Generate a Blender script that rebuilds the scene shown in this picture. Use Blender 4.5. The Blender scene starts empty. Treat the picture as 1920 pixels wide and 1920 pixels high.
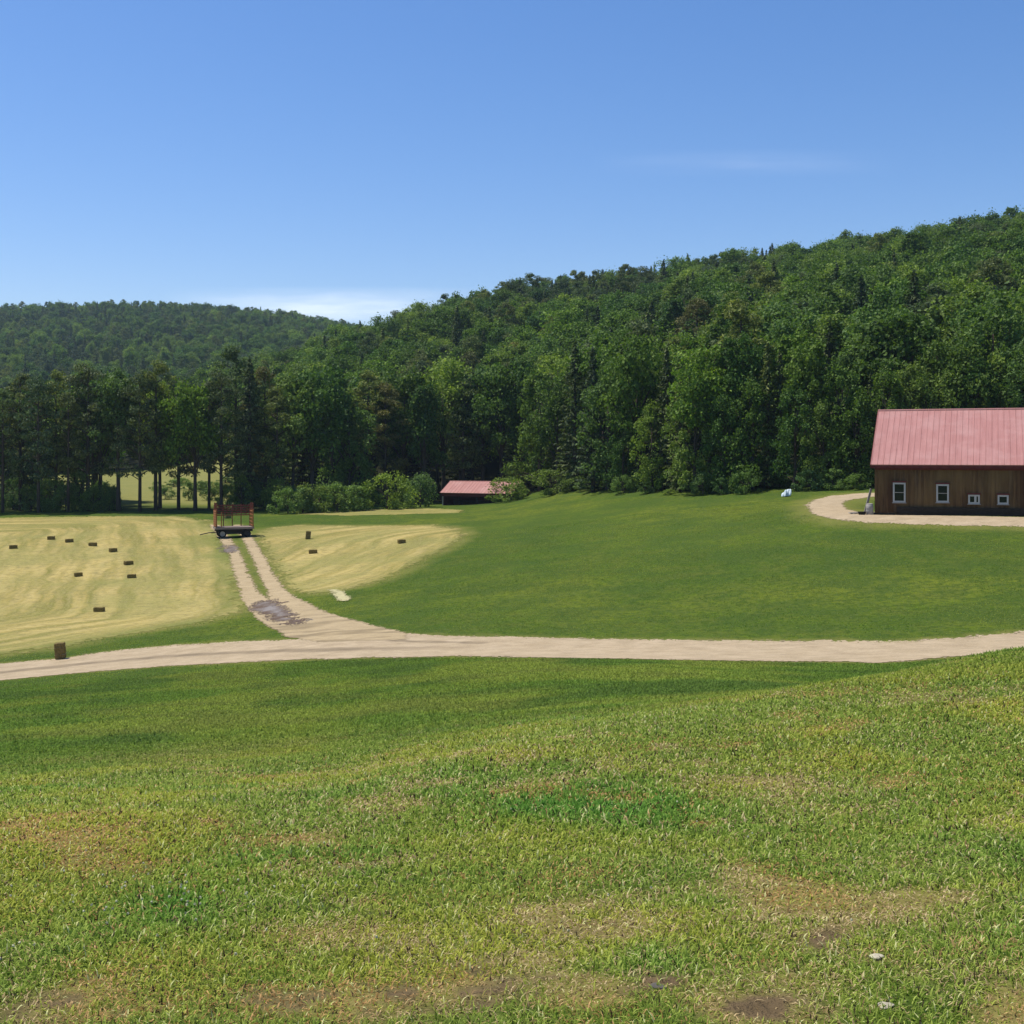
import bpy, math, random
import numpy as np
rng = np.random.default_rng(11)
random.seed(5)
S = bpy.context.scene
C = S.collection
F = 2300.0          # focal length in photograph pixels (1920 wide)
K = F / 1970.0      # survey distances were taken at f = 1970
HY = 850.0          # eye level row

# ------------------------------------------------------------------ helpers
def tag(o, label=None, cat=None, group=None, kind=None):
    if label: o['label'] = label
    if cat: o['category'] = cat
    if group: o['group'] = group
    if kind: o['kind'] = kind
    return o

def empty(name, loc=(0, 0, 0), rz=0.0):
    o = bpy.data.objects.new(name, None)
    o.empty_display_size = 0.3
    o.location = loc; o.rotation_euler = (0, 0, rz)
    C.objects.link(o)
    return o

def np_mesh(name, verts, faces_flat, sizes, smooth=False):
    me = bpy.data.meshes.new(name)
    verts = np.asarray(verts, dtype=np.float32)
    faces_flat = np.asarray(faces_flat, dtype=np.int32)
    sizes = np.asarray(sizes, dtype=np.int32)
    me.vertices.add(len(verts)); me.vertices.foreach_set('co', verts.ravel())
    me.loops.add(len(faces_flat)); me.loops.foreach_set('vertex_index', faces_flat)
    me.polygons.add(len(sizes))
    st = np.zeros(len(sizes), dtype=np.int32); st[1:] = np.cumsum(sizes)[:-1]
    me.polygons.foreach_set('loop_start', st)
    me.update(calc_edges=True)
    me.polygons.foreach_set('use_smooth', np.full(len(sizes), smooth, dtype=bool))
    me.validate()
    return me

def link(name, me, mat=None, parent=None):
    o = bpy.data.objects.new(name, me)
    if mat is not None and len(me.materials) == 0: me.materials.append(mat)
    if parent is not None: o.parent = parent
    C.objects.link(o)
    return o

def fattr(me, name, arr):
    a = me.attributes.new(name, 'FLOAT', 'POINT'); a.data.foreach_set('value', np.asarray(arr, dtype=np.float32))

def cattr(me, name, arr):
    a = me.attributes.new(name, 'FLOAT_COLOR', 'POINT')
    arr = np.asarray(arr, dtype=np.float32)
    if arr.shape[1] == 3: arr = np.hstack([arr, np.ones((len(arr), 1), np.float32)])
    a.data.foreach_set('color', arr.ravel())

class MB:
    """collects boxes, tubes and plates; build() links them as one mesh"""
    def __init__(s): s.v = []; s.f = []
    def add(s, vs, fs):
        b = len(s.v); s.v += [tuple(p) for p in vs]; s.f += [tuple(i + b for i in f) for f in fs]
    def box(s, c, d, rz=0.0, rx=0.0, ry=0.0, taper=1.0, bev=0.0):
        x, y, z = d[0] / 2, d[1] / 2, d[2] / 2
        from mathutils import Euler, Vector
        R = Euler((rx, ry, rz)).to_matrix()
        vs = []
        if bev <= 0:
            for zz, t in ((-z, 1), (z, taper)):
                for xx, yy in ((-x, -y), (x, -y), (x, y), (-x, y)):
                    p = R @ Vector((xx * t, yy * t, zz)); vs.append((c[0] + p.x, c[1] + p.y, c[2] + p.z))
            fs = [(3, 2, 1, 0), (4, 5, 6, 7), (0, 1, 5, 4), (1, 2, 6, 5), (2, 3, 7, 6), (3, 0, 4, 7)]
        else:
            ring = [(-x + bev, -y), (x - bev, -y), (x, -y + bev), (x, y - bev), (x - bev, y), (-x + bev, y), (-x, y - bev), (-x, -y + bev)]
            lev = [(-z, 1 - bev / max(x, y)), (-z + bev, 1), (z - bev, 1), (z, 1 - bev / max(x, y))]
            for zz, t in lev:
                for xx, yy in ring:
                    p = R @ Vector((xx * t, yy * t, zz)); vs.append((c[0] + p.x, c[1] + p.y, c[2] + p.z))
            fs = [tuple(range(7, -1, -1)), tuple(range(24, 32))]
            for L in range(3):
                for i in range(8):
                    j = (i + 1) % 8
                    fs.append((L * 8 + i, L * 8 + j, L * 8 + 8 + j, L * 8 + 8 + i))
        s.add(vs, fs)
    def tube(s, pts, rad, n=8, cap=True):
        from mathutils import Vector
        P = [Vector(p) for p in pts]
        if not hasattr(rad, '__len__'): rad = [rad] * len(P)
        vs = []; fs = []
        for i, p in enumerate(P):
            t = (P[min(i + 1, len(P) - 1)] - P[max(i - 1, 0)]).normalized()
            up = Vector((0, 0, 1)) if abs(t.z) < 0.9 else Vector((1, 0, 0))
            a = t.cross(up).normalized(); b = t.cross(a).normalized()
            for k in range(n):
                g = 2 * math.pi * k / n
                vs.append(p + (a * math.cos(g) + b * math.sin(g)) * rad[i])
        for i in range(len(P) - 1):
            for k in range(n):
                l = (k + 1) % n
                fs.append((i * n + k, i * n + l, (i + 1) * n + l, (i + 1) * n + k))
        if cap:
            fs.append(tuple(range(n))[::-1]); fs.append(tuple(range((len(P) - 1) * n, len(P) * n)))
        s.add(vs, fs)
    def mesh(s, name, smooth=False):
        me = bpy.data.meshes.new(name); me.from_pydata(s.v, [], s.f); me.update()
        if smooth: me.polygons.foreach_set('use_smooth', np.ones(len(me.polygons), dtype=bool))
        return me
    def build(s, name, mat, parent=None, smooth=False):
        return link(name, s.mesh(name, smooth), mat, parent)

# numpy value noise
def _h(ix, iy, seed):
    n = (ix.astype(np.int64) * 374761393 + iy.astype(np.int64) * 668265263 + seed * 1442695041) & 0x7fffffff
    n = ((n ^ (n >> 13)) * 1274126177) & 0x7fffffff
    return ((n ^ (n >> 16)) & 0xffff) / 65535.0
def vnoise(x, y, seed=0):
    ix = np.floor(x); iy = np.floor(y); fx = x - ix; fy = y - iy
    fx = fx * fx * (3 - 2 * fx); fy = fy * fy * (3 - 2 * fy)
    a = _h(ix, iy, seed); b = _h(ix + 1, iy, seed); c = _h(ix, iy + 1, seed); d = _h(ix + 1, iy + 1, seed)
    return a + (b - a) * fx + (c - a) * fy + (a - b - c + d) * fx * fy
def fbm(x, y, sc, seed=0, oc=4):
    t = 0; amp = .5; n = 0
    for o in range(oc):
        t = t + amp * vnoise(x / sc * 2 ** o + 17.3 * o, y / sc * 2 ** o - 9.1 * o, seed + o); n += amp; amp *= .5
    return t / n
def sstep(a, b, x):
    t = np.clip((x - a) / (b - a), 0, 1); return t * t * (3 - 2 * t)

# ------------------------------------------------------------------ terrain (surveyed: bearing column, distance, height)
FAR0 = [(1300, 112), (2600, 60)]
COL = {
 -500: [(1, -1.62), (3, -1.78), (6, -2.25), (10, -3.3), (20, -5.7), (30, -7.8), (40, -9.8), (54, -12.1), (60, -12.3), (75, -12.6), (90, -11.9), (105, -10.8), (117, -9.9), (135, -9.2), (150, -8.8), (260, -6), (400, 2), (500, 20), (700, 60), (1000, 122)] + FAR0,
 0: [(1, -1.6), (3, -1.7), (6, -2.08), (10, -3.1), (20, -5.4), (30, -7.4), (40, -9.2), (54, -11.65), (57, -11.8), (60, -11.9), (75, -12.3), (90, -11.6), (105, -10.6), (117, -9.6), (135, -9.0), (150, -8.6), (260, -6), (400, 2), (500, 20), (700, 60), (1000, 128)] + FAR0,
 300: [(1, -1.6), (3, -1.69), (6.5, -2.15), (11, -3.3), (20, -5.25), (30, -7.2), (40, -8.9), (53, -10.75), (56, -10.85), (62, -11.4), (75, -11.9), (90, -11.5), (105, -10.6), (117, -9.6), (135, -8.9), (150, -8.4), (260, -5.5), (400, 5), (500, 22), (700, 62), (1000, 133)] + FAR0,
 600: [(1, -1.6), (3, -1.67), (7, -2.25), (12, -3.5), (20, -5.1), (30, -7.0), (40, -8.6), (49, -9.65), (52, -9.8), (57, -10.1), (70, -10.6), (85, -10.8), (100, -10.2), (115, -9.3), (130, -8.8), (150, -8.4), (165, -8.3), (188, -8.3), (206, -5), (260, 6), (350, 24), (450, 26), (600, 40), (1000, 118)] + FAR0,
 960: [(1, -1.6), (3, -1.63), (8, -2.2), (12, -3.1), (20, -4.7), (30, -6.4), (40, -8.0), (47, -9.1), (50, -9.3), (53, -9.4), (60, -9.5), (80, -8.9), (100, -8.3), (130, -7.7), (165, -8.1), (188, -8.3), (206, -5), (255, 13), (320, 32), (400, 48), (500, 50), (700, 45), (1000, 60), (2600, 50)],
 1300: [(1, -1.6), (3, -1.6), (10, -2.4), (15, -3.5), (25, -5.3), (35, -7.1), (43, -8.5), (48, -8.9), (51, -9.0), (60, -8.9), (75, -7.6), (95, -6.3), (115, -5.15), (125, -5.0), (145, -1), (200, 10), (300, 33), (410, 59), (500, 60), (1000, 60), (2600, 50)],
 1600: [(1, -1.6), (3, -1.58), (12, -2.5), (20, -4.4), (32, -6.9), (43, -8.5), (48, -8.6), (60, -8.0), (75, -6.3), (82, -5.15), (90, -4.7), (105, -4.1), (115, -4.0), (135, 0), (200, 16), (300, 42), (395, 65), (500, 64), (1000, 60), (2600, 50)],
 1920: [(1, -1.58), (3, -1.55), (14, -2.45), (25, -5.2), (40, -8.0), (48, -8.3), (60, -7.5), (75, -5.85), (80, -5.05), (92, -4.9), (105, -4), (115, -3), (140, 4), (200, 20), (300, 48), (380, 70), (500, 70), (1000, 60), (2600, 50)],
 2500: [(1, -1.58), (3, -1.5), (14, -2.3), (25, -4.9), (40, -7.6), (48, -8.0), (60, -7.2), (75, -5.6), (80, -5.0), (92, -4.8), (105, -3.8), (115, -2), (140, 6), (200, 24), (300, 54), (380, 76), (500, 76), (1000, 60), (2600, 50)],
}
TH = np.radians(np.linspace(-36, 36, 289)); LR = np.linspace(math.log(0.5), math.log(3200), 700)
_ck = sorted(COL); _cth = np.array([math.atan((x - 960) / F) for x in _ck]); _rows = []
for x, t in zip(_ck, _cth):
    d = np.array([p[0] for p in COL[x]]) * K / math.cos(t); z = np.array([p[1] for p in COL[x]])
    _rows.append(np.interp(LR, np.log(d), z))
_rows = np.array(_rows)
ZT = np.array([np.interp(TH, _cth, _rows[:, j]) for j in range(len(LR))]).T
def gk(s):
    a = np.arange(-int(3 * s), int(3 * s) + 1); g = np.exp(-a * a / (2 * s * s)); return g / g.sum()
def smooth(A, s, ax):
    g = gk(s); p = len(g) // 2
    pad = [(0, 0), (0, 0)]; pad[ax] = (p, p)
    B = np.pad(A, pad, mode='edge')
    return np.apply_along_axis(lambda v: np.convolve(v, g, 'valid'), ax, B)
ZT = smooth(smooth(ZT, 7, 0), 5, 1)
def ter(x, y):
    """terrain height at world x, y"""
    x = np.asarray(x, dtype=float); y = np.asarray(y, dtype=float)
    r = np.hypot(x, y); th = np.arctan2(x, y)
    lr = np.log(np.clip(r, .5, 3190))
    def look(t):
        i = np.clip((t - TH[0]) / (TH[1] - TH[0]), 0, len(TH) - 1.001); j = np.clip((lr - LR[0]) / (LR[1] - LR[0]), 0, len(LR) - 1.001)
        i0 = i.astype(int); j0 = j.astype(int); a = i - i0; b = j - j0
        return (ZT[i0, j0] * (1 - a) + ZT[i0 + 1, j0] * a) * (1 - b) + (ZT[i0, j0 + 1] * (1 - a) + ZT[i0 + 1, j0 + 1] * a) * b
    m = TH[-1]
    z = look(np.clip(th, -m, m))
    back = sstep(m, math.pi, np.abs(th)) * .5
    z = z * (1 - back) + look(np.clip(-th, -m, m)) * back
    lx = (x - 29.6) * .931 - (y - 100.0) * .365; ly = (x - 29.6) * .365 + (y - 100.0) * .931   # level floor under the barn
    q = np.hypot(np.maximum(np.maximum(-lx, lx - 22), 0), np.maximum(np.maximum(-ly, ly - 13.4), 0)); f = 1 - sstep(.8, 7, q)
    z = z * (1 - f) - 4.98 * f
    # small unevenness of the ground
    z = z + (fbm(x, y, 9.0, 3, 3) - .5) * .16 * sstep(6, 40, r) + (fbm(x, y, 1.1, 8, 3) - .5) * .05 * (1 - sstep(15, 40, r))
    return z
def tz(x, y): return float(ter(np.array([x]), np.array([y]))[0])
def at(X, Y, dmin=30.0):
    """point of the ground seen at photograph pixel X, Y"""
    D = np.exp(np.linspace(math.log(dmin * K), math.log(700), 3000))
    x = (X - 960) / F * D; g = ter(x, D); ray = (HY - Y) / F * D
    k = np.argmax(g >= ray)
    return float(x[k]), float(D[k]), float(g[k])
def px2x(X, D): return (X - 960) / F * D

# ------------------------------------------------------------------ materials
def mat(name):
    m = bpy.data.materials.new(name); m.use_nodes = True
    nt = m.node_tree; nt.nodes.clear()
    out = nt.nodes.new('ShaderNodeOutputMaterial')
    return m, nt, out
class N:
    def __init__(s, nt): s.nt = nt
    def __call__(s, t, **kw):
        n = s.nt.nodes.new(t)
        for k, v in kw.items():
            if k == 'i':
                for kk, vv in v.items():
                    if hasattr(vv, 'is_output') or isinstance(vv, bpy.types.NodeSocket): s.nt.links.new(vv, n.inputs[kk])
                    else: n.inputs[kk].default_value = vv
            else: setattr(n, k, v)
        return n
    def noise(s, scale, detail=4, rough=.55, vec=None, dist=0.0):
        n = s('ShaderNodeTexNoise', i={'Scale': scale, 'Detail': detail, 'Roughness': rough, 'Distortion': dist})
        if vec is not None: s.nt.links.new(vec, n.inputs['Vector'])
        return n.outputs['Fac']
    def ramp(s, fac, stops):
        r = s('ShaderNodeValToRGB'); e = r.color_ramp.elements
        while len(e) < len(stops): e.new(.5)
        for k, (p, c) in zip(e, stops):
            k.position = p; k.color = (c[0], c[1], c[2], 1) if hasattr(c, '__len__') else (c, c, c, 1)
        s.nt.links.new(fac, r.inputs[0]); return r.outputs[0]
    def mix(s, fac, a, b, mode='MIX'):
        m = s('ShaderNodeMix', data_type='RGBA', blend_type=mode)
        for sock, v in ((m.inputs[0], fac), (m.inputs[6], a), (m.inputs[7], b)):
            if isinstance(v, bpy.types.NodeSocket): s.nt.links.new(v, sock)
            elif hasattr(v, '__len__'): sock.default_value = (v[0], v[1], v[2], 1)
            else: sock.default_value = v
        return m.outputs[2]
    def math(s, op, a, b=0.0):
        m = s('ShaderNodeMath', operation=op)
        for k, v in ((0, a), (1, b)):
            if isinstance(v, bpy.types.NodeSocket): s.nt.links.new(v, m.inputs[k])
            else: m.inputs[k].default_value = v
        return m.outputs[0]
    def pos(s, scale=(1, 1, 1), obj=False):
        if obj: o = s('ShaderNodeTexCoord').outputs['Object']
        else: o = s('ShaderNodeNewGeometry').outputs['Position']
        return s('ShaderNodeMapping', i={'Vector': o, 'Scale': scale}).outputs[0]
    def attr(s, name): return s('ShaderNodeAttribute', attribute_name=name)

def finish(n, out, col, rough=.9, bump=None, bstr=.3, bdist=.05, spec=.2, metal=0.0):
    p = n('ShaderNodeBsdfPrincipled', i={'Roughness': rough, 'Specular IOR Level': spec, 'Metallic': metal})
    if isinstance(col, bpy.types.NodeSocket): n.nt.links.new(col, p.inputs['Base Color'])
    else: p.inputs['Base Color'].default_value = (*col, 1)
    if bump is not None:
        b = n('ShaderNodeBump', i={'Height': bump, 'Strength': bstr, 'Distance': bdist})
        n.nt.links.new(b.outputs[0], p.inputs['Normal'])
    n.nt.links.new(p.outputs[0], out.inputs[0])
    return p

def plain(name, col, var=.25, scale=6.0, rough=.8, obj=True, stretch=(1, 1, 1), bstr=.2, metal=0.0, spec=.2):
    m, nt, out = mat(name); n = N(nt)
    v = n.pos(stretch, obj=obj)
    f = n.noise(scale, 5, .6, v)
    c = n.ramp(f, [(.25, [k * (1 - var) for k in col]), (.75, [min(1, k * (1 + var)) for k in col])])
    finish(n, out, c, rough, f, bstr, .03, spec, metal)
    return m

# meadow: green with drier and lusher areas; near patches come from attributes
def mat_meadow():
    m, nt, out = mat('meadow_ground'); n = N(nt)
    p = n.pos()
    big = n.noise(.045, 3, .5, p); mid = n.noise(.55, 4, .6, n.pos((1, .8, 1))); fine = n.noise(7.0, 5, .7, p); tuft = n.noise(2.2, 4, .7, p)
    g = n.ramp(big, [(.40, (.062, .105, .010)), (.5, (.090, .134, .011)), (.60, (.142, .170, .015))])
    g = n.mix(n.ramp(mid, [(.42, 0), (.62, .75)]), g, (.100, .122, .018))
    g = n.mix(n.ramp(tuft, [(.44, 0), (.58, .7)]), g, (.028, .060, .008))
    g = n.mix(n.ramp(n.noise(.22, 3, .6, p), [(.44, 0), (.60, .65)]), g, (.038, .076, .012))
    g = n.mix(n.ramp(fine, [(.48, .0), (.60, .6)]), g, (.115, .145, .034))
    dry = n.attr('dry'); lush = n.attr('lush'); soil = n.attr('soil'); wood = n.attr('wood'); hay = n.attr('hay'); vg = n.attr('verge')
    g = n.mix(n.math('MULTIPLY', lush.outputs['Fac'], .75), g, (.050, .120, .014))
    g = n.mix(n.math('MULTIPLY', dry.outputs['Fac'], .85), g, n.mix(fine, (.14, .125, .030), (.30, .24, .08)))
    g = n.mix(n.math('MULTIPLY', vg.outputs['Fac'], n.ramp(tuft, [(.3, .35), (.6, 1.)])), g, (.20, .19, .05))
    g = n.mix(soil.outputs['Fac'], g, n.mix(fine, (.055, .038, .020), (.20, .140, .072)))
    g = n.mix(hay.outputs['Fac'], g, n.mix(mid, (.15, .165, .045), (.26, .235, .075)))
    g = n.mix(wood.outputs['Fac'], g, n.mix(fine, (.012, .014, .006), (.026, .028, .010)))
    h = n.math('ADD', n.math('MULTIPLY', tuft, .6), fine)
    finish(n, out, g, 1.0, h, .9, .10, .05)
    return m

def mat_hay():
    m, nt, out = mat('mown_hay'); n = N(nt)
    p = n.pos(); e = n.attr('edge').outputs['Fac']; gr = n.attr('green').outputs['Fac']
    geo = n('ShaderNodeSeparateXYZ', i={0: p})
    warp = n.math('MULTIPLY', n.noise(.16, 2, .5, p), 2.2)
    ew = n.math('ADD', e, warp)
    co = n('ShaderNodeCombineXYZ', i={0: n.math('MULTIPLY', ew, 1.0), 1: n.math('MULTIPLY', geo.outputs[0], .06), 2: n.math('MULTIPLY', geo.outputs[1], .06)}).outputs[0]
    st = n.noise(.62, 3, .6, co); st2 = n.noise(2.4, 3, .6, co)
    pat = n.noise(.11, 4, .6, p); fine = n.noise(5.5, 5, .75, p); cl = n.noise(1.4, 4, .7, p)
    c = n.ramp(st, [(.38, (.180, .165, .032)), (.48, (.295, .235, .062)), (.60, (.420, .322, .105))])
    c = n.mix(n.ramp(st2, [(.42, 0), (.68, .35)]), c, (.40, .325, .145))
    c = n.mix(n.ramp(pat, [(.42, 0), (.62, .65)]), c, (.225, .215, .058))
    c = n.mix(n.ramp(cl, [(.47, 0), (.64, .6)]), c, (.165, .140, .045))
    c = n.mix(n.ramp(fine, [(.49, 0), (.62, .4)]), c, (.44, .37, .165))
    c = n.mix(gr, c, (.12, .15, .028))
    finish(n, out, c, .95, n.math('ADD', n.math('MULTIPLY', st2, .5), fine), .55, .08, .1)
    return m

def mat_gravel(name, a, b, rut=None):
    m, nt, out = mat(name); n = N(nt)
    p = n.pos(); e = n.attr('edge').outputs['Fac']; r = n.attr('rut').outputs['Fac']
    fine = n.noise(9, 5, .75, p); mid = n.noise(.8, 4, .6, p); peb = n.noise(2.6, 4, .7, n.pos((.35, 1, 1)))
    c = n.mix(n.ramp(mid, [(.3, 0), (.7, 1)]), a, b)
    c = n.mix(n.ramp(peb, [(.42, 0), (.68, .5)]), c, [k * .62 for k in a])
    c = n.mix(n.ramp(fine, [(.5, 0), (.7, .6)]), c, [min(1, k * 1.25) for k in b])
    c = n.mix(n.math('MULTIPLY', r, n.ramp(mid, [(.25, .35), (.6, .95)])), c, rut or [k * .5 for k in a])
    finish(n, out, c, .95, n.math('ADD', fine, peb), .5, .05, .15)
    return m

def leaf_mat(name, dark, mid, light, trans=.28, val=.35, zonal=None):
    m, nt, out = mat(name); n = N(nt)
    isl = n('ShaderNodeNewGeometry').outputs['Random Per Island']
    rnd = n('ShaderNodeObjectInfo').outputs['Random']
    g_ = np.array([2.45, 2.15, 1.8])
    c = n.ramp(isl, [(0, list(np.array(dark) * g_)), (.5, list(np.array(mid) * g_)), (1, list(np.array(light) * g_))])
    t = n.ramp(rnd, [(0, (1 - val * 1.1, 1 - val * .9, .85)), (.2, (.80, .92, 1.0)), (.4, (1.04, .97, .9)), (.6, (.9, .90, .9)), (.8, (1.12, 1.10, .9)), (1, (1 + val * 1.25, 1 + val, .95))])
    c = n.mix(1.0, c, t, 'MULTIPLY')
    d = n('ShaderNodeBsdfPrincipled', i={'Base Color': c, 'Roughness': .62, 'Specular IOR Level': .15})
    tc = n.mix(1.0, c, (1.25, 1.35, .6), 'MULTIPLY')
    tr = n('ShaderNodeBsdfTranslucent', i={'Color': tc})
    mx = n('ShaderNodeMixShader', i={0: trans, 1: d.outputs[0], 2: tr.outputs[0]})
    nt.links.new(mx.outputs[0], out.inputs[0])
    return m

M = {}
M['meadow'] = mat_meadow(); M['hay'] = mat_hay()
M['road'] = mat_gravel('pale_gravel', (.345, .262, .155), (.45, .35, .222))
M['track'] = mat_gravel('track_dirt', (.345, .260, .140), (.43, .330, .190))
M['mud'] = mat_gravel('wet_mud', (.21, .175, .145), (.26, .24, .225), (.105, .066, .040))
M['maple'] = leaf_mat('broad_leaf', (.022, .048, .010), (.042, .085, .016), (.075, .130, .026), .30)
M['oak'] = leaf_mat('oak_leaf', (.018, .040, .009), (.034, .070, .013), (.060, .105, .022), .28)
M['birch'] = leaf_mat('pale_leaf', (.038, .068, .016), (.062, .104, .024), (.096, .146, .038), .32)
M['spruce'] = leaf_mat('spruce_needle', (.018, .033, .016), (.038, .060, .026), (.078, .104, .048), .18)
M['pine'] = leaf_mat('pine_needle', (.026, .041, .017), (.053, .076, .030), (.100, .128, .052), .27)
M['larch'] = leaf_mat('brownish_needle', (.036, .043, .016), (.058, .064, .025), (.090, .092, .038), .22)
M['shrub'] = leaf_mat('shrub_leaf', (.030, .062, .020), (.055, .100, .032), (.090, .150, .052), .28, .25)
M['bark'] = plain('grey_bark', (.085, .065, .05), .45, 2.0, .95, True, (1, 1, .15), .6)

# ------------------------------------------------------------------ terrain mesh (polar sheet round the camera)
th = np.concatenate([np.radians(np.linspace(-180, -34, 74))[:-1], np.radians(np.linspace(-34, 34, 640)), np.radians(np.linspace(34, 180, 74))[1:-1]])
rr = np.concatenate([np.exp(np.linspace(math.log(.35), math.log(22), 300))[:-1], np.exp(np.linspace(math.log(22), math.log(230), 330))[:-1], np.exp(np.linspace(math.log(230), math.log(2600), 120))])
nt_, nr_ = len(th), len(rr)
TT, RR = np.meshgrid(th, rr, indexing='ij')
GX = (RR * np.sin(TT)).ravel(); GY = (RR * np.cos(TT)).ravel()
GZ = ter(GX, GY)

def in_poly(px, py, poly):
    poly = np.asarray(poly); inside = np.zeros(len(px), bool); j = len(poly) - 1
    for i in range(len(poly)):
        xi, yi = poly[i]; xj, yj = poly[j]
        if yi != yj:
            c = ((yi > py) != (yj > py)) & (px < (xj - xi) * (py - yi) / (yj - yi) + xi)
            inside ^= c
        j = i
    return inside
def dist_line(px, py, pts, closed=False):
    d = np.full(len(px), 1e9); n = len(pts)
    for i in range(n if closed else n - 1):
        a = np.array(pts[i][:2]); b = np.array(pts[(i + 1) % n][:2]); ab = b - a; L = (ab @ ab) + 1e-9
        t = np.clip(((px - a[0]) * ab[0] + (py - a[1]) * ab[1]) / L, 0, 1)
        d = np.minimum(d, np.hypot(px - a[0] - t * ab[0], py - a[1] - t * ab[1]))
    return d
def dense(pts, n=6):
    out = []
    for i in range(len(pts)):
        a = np.array(pts[i]); b = np.array(pts[(i + 1) % len(pts)])
        for k in range(n): out.append(tuple(a + (b - a) * k / n))
    return out
def gpoly(px, n=4, dmin=34): return [at(X, Y, dmin)[:2] for X, Y in dense(px, n)]
def gline(px, n=4, dmin=34):
    out = []
    for i in range(len(px) - 1):
        for k in range(n):
            t = k / n; out.append(at(px[i][0] + (px[i + 1][0] - px[i][0]) * t, px[i][1] + (px[i + 1][1] - px[i][1]) * t, dmin)[:2])
    out.append(at(*px[-1], dmin)[:2]); return out

ROAD = gpoly([(-420, 1275), (-200, 1262), (0, 1245), (105, 1236), (200, 1222), (330, 1210), (450, 1203), (560, 1200), (620, 1196), (690, 1187), (760, 1189), (850, 1193), (1000, 1196), (1200, 1200), (1500, 1203), (1700, 1202), (1800, 1196), (1920, 1185), (2200, 1165),
              (2200, 1190), (1920, 1222), (1650, 1243), (1500, 1241), (1300, 1238), (1000, 1233), (860, 1231), (700, 1233), (500, 1240), (300, 1250), (150, 1262), (0, 1276), (-200, 1296), (-420, 1315)])
HAY1 = gpoly([(-420, 972), (0, 971), (200, 968), (330, 968), (388, 976), (408, 1000), (430, 1040), (443, 1080), (455, 1125), (440, 1150), (390, 1164), (300, 1180), (200, 1195), (130, 1209), (60, 1220), (0, 1228), (-200, 1245), (-420, 1262)])
HAY2 = gpoly([(482, 1003), (505, 991), (560, 985), (680, 986), (800, 985), (850, 990), (868, 1003), (850, 1020), (790, 1050), (720, 1085), (660, 1103), (600, 1113), (562, 1110), (532, 1090), (512, 1052), (495, 1020)])
HAY3 = gpoly([(545, 964), (600, 960), (700, 955), (800, 953), (868, 956), (860, 962), (760, 964), (650, 967)], 3)
RUTL = gline([(402, 985), (418, 1005), (438, 1035), (452, 1075), (470, 1115), (495, 1145), (560, 1180), (640, 1200)])
RUTR = gline([(445, 985), (462, 1005), (484, 1045), (503, 1085), (530, 1125), (575, 1155), (650, 1180), (740, 1195)])
DRIVE = gpoly([(1512, 947), (1528, 937), (1560, 930), (1600, 926), (1700, 922), (1700, 930), (1630, 932), (1592, 938), (1578, 946), (1588, 955), (1612, 962), (1650, 966), (1760, 967), (1920, 970), (2150, 974), (2150, 994), (1920, 988), (1760, 985), (1640, 981), (1560, 974), (1522, 963)])
TREEL = [(-500, 150), (0, 151), (400, 153), (560, 157), (700, 172), (980, 173), (1100, 142), (1300, 124), (1500, 117), (1640, 113), (1920, 112), (2500, 110)]
def treeline(u):
    return np.interp(u, [(a - 960) / F for a, _ in TREEL], [b * K for _, b in TREEL])

# near-ground character of the turf
NB = [(1150, 1525, 200, 45, 'lush', 1.0), (280, 1725, 190, 55, 'lush', .8), (1400, 1660, 180, 40, 'lush', .55), (1280, 1800, 90, 35, 'lush', .7), (1850, 1580, 120, 90, 'lush', .45), (750, 1490, 250, 30, 'lush', .3),
      (1120, 1700, 130, 45, 'dry', 1.0), (1560, 1700, 180, 60, 'dry', .8), (1260, 1760, 70, 25, 'dry', .9), (520, 1560, 120, 30, 'dry', .45), (100, 1555, 120, 30, 'dry', .35), (720, 1840, 140, 50, 'dry', .8),
      (1880, 1850, 90, 110, 'dry', 1.0), (640, 1760, 150, 30, 'dry', .5), (1450, 1880, 160, 50, 'dry', .8), (1050, 1860, 90, 60, 'dry', .7), (300, 1890, 120, 40, 'dry', .5), (1480, 1470, 160, 40, 'dry', .5),
      (1240, 1852, 60, 22, 'soil', 1.0), (760, 1855, 90, 22, 'soil', .8), (1640, 1765, 60, 25, 'soil', .9), (1500, 1905, 80, 18, 'soil', .9), (640, 1830, 45, 14, 'soil', .8), (1160, 1690, 70, 14, 'soil', .5), (880, 1880, 50, 20, 'soil', .6), (100, 1905, 60, 18, 'soil', .5)]
NBW = []
for X, Y, sx, sy, kd, w in NB:
    x, y, z = at(X, Y, 1.2)
    y2 = at(X, Y - sy, 1.2)[1]
    NBW.append((x, y, sx / F * y, max(y2 - y, .05), kd, w))
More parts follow.
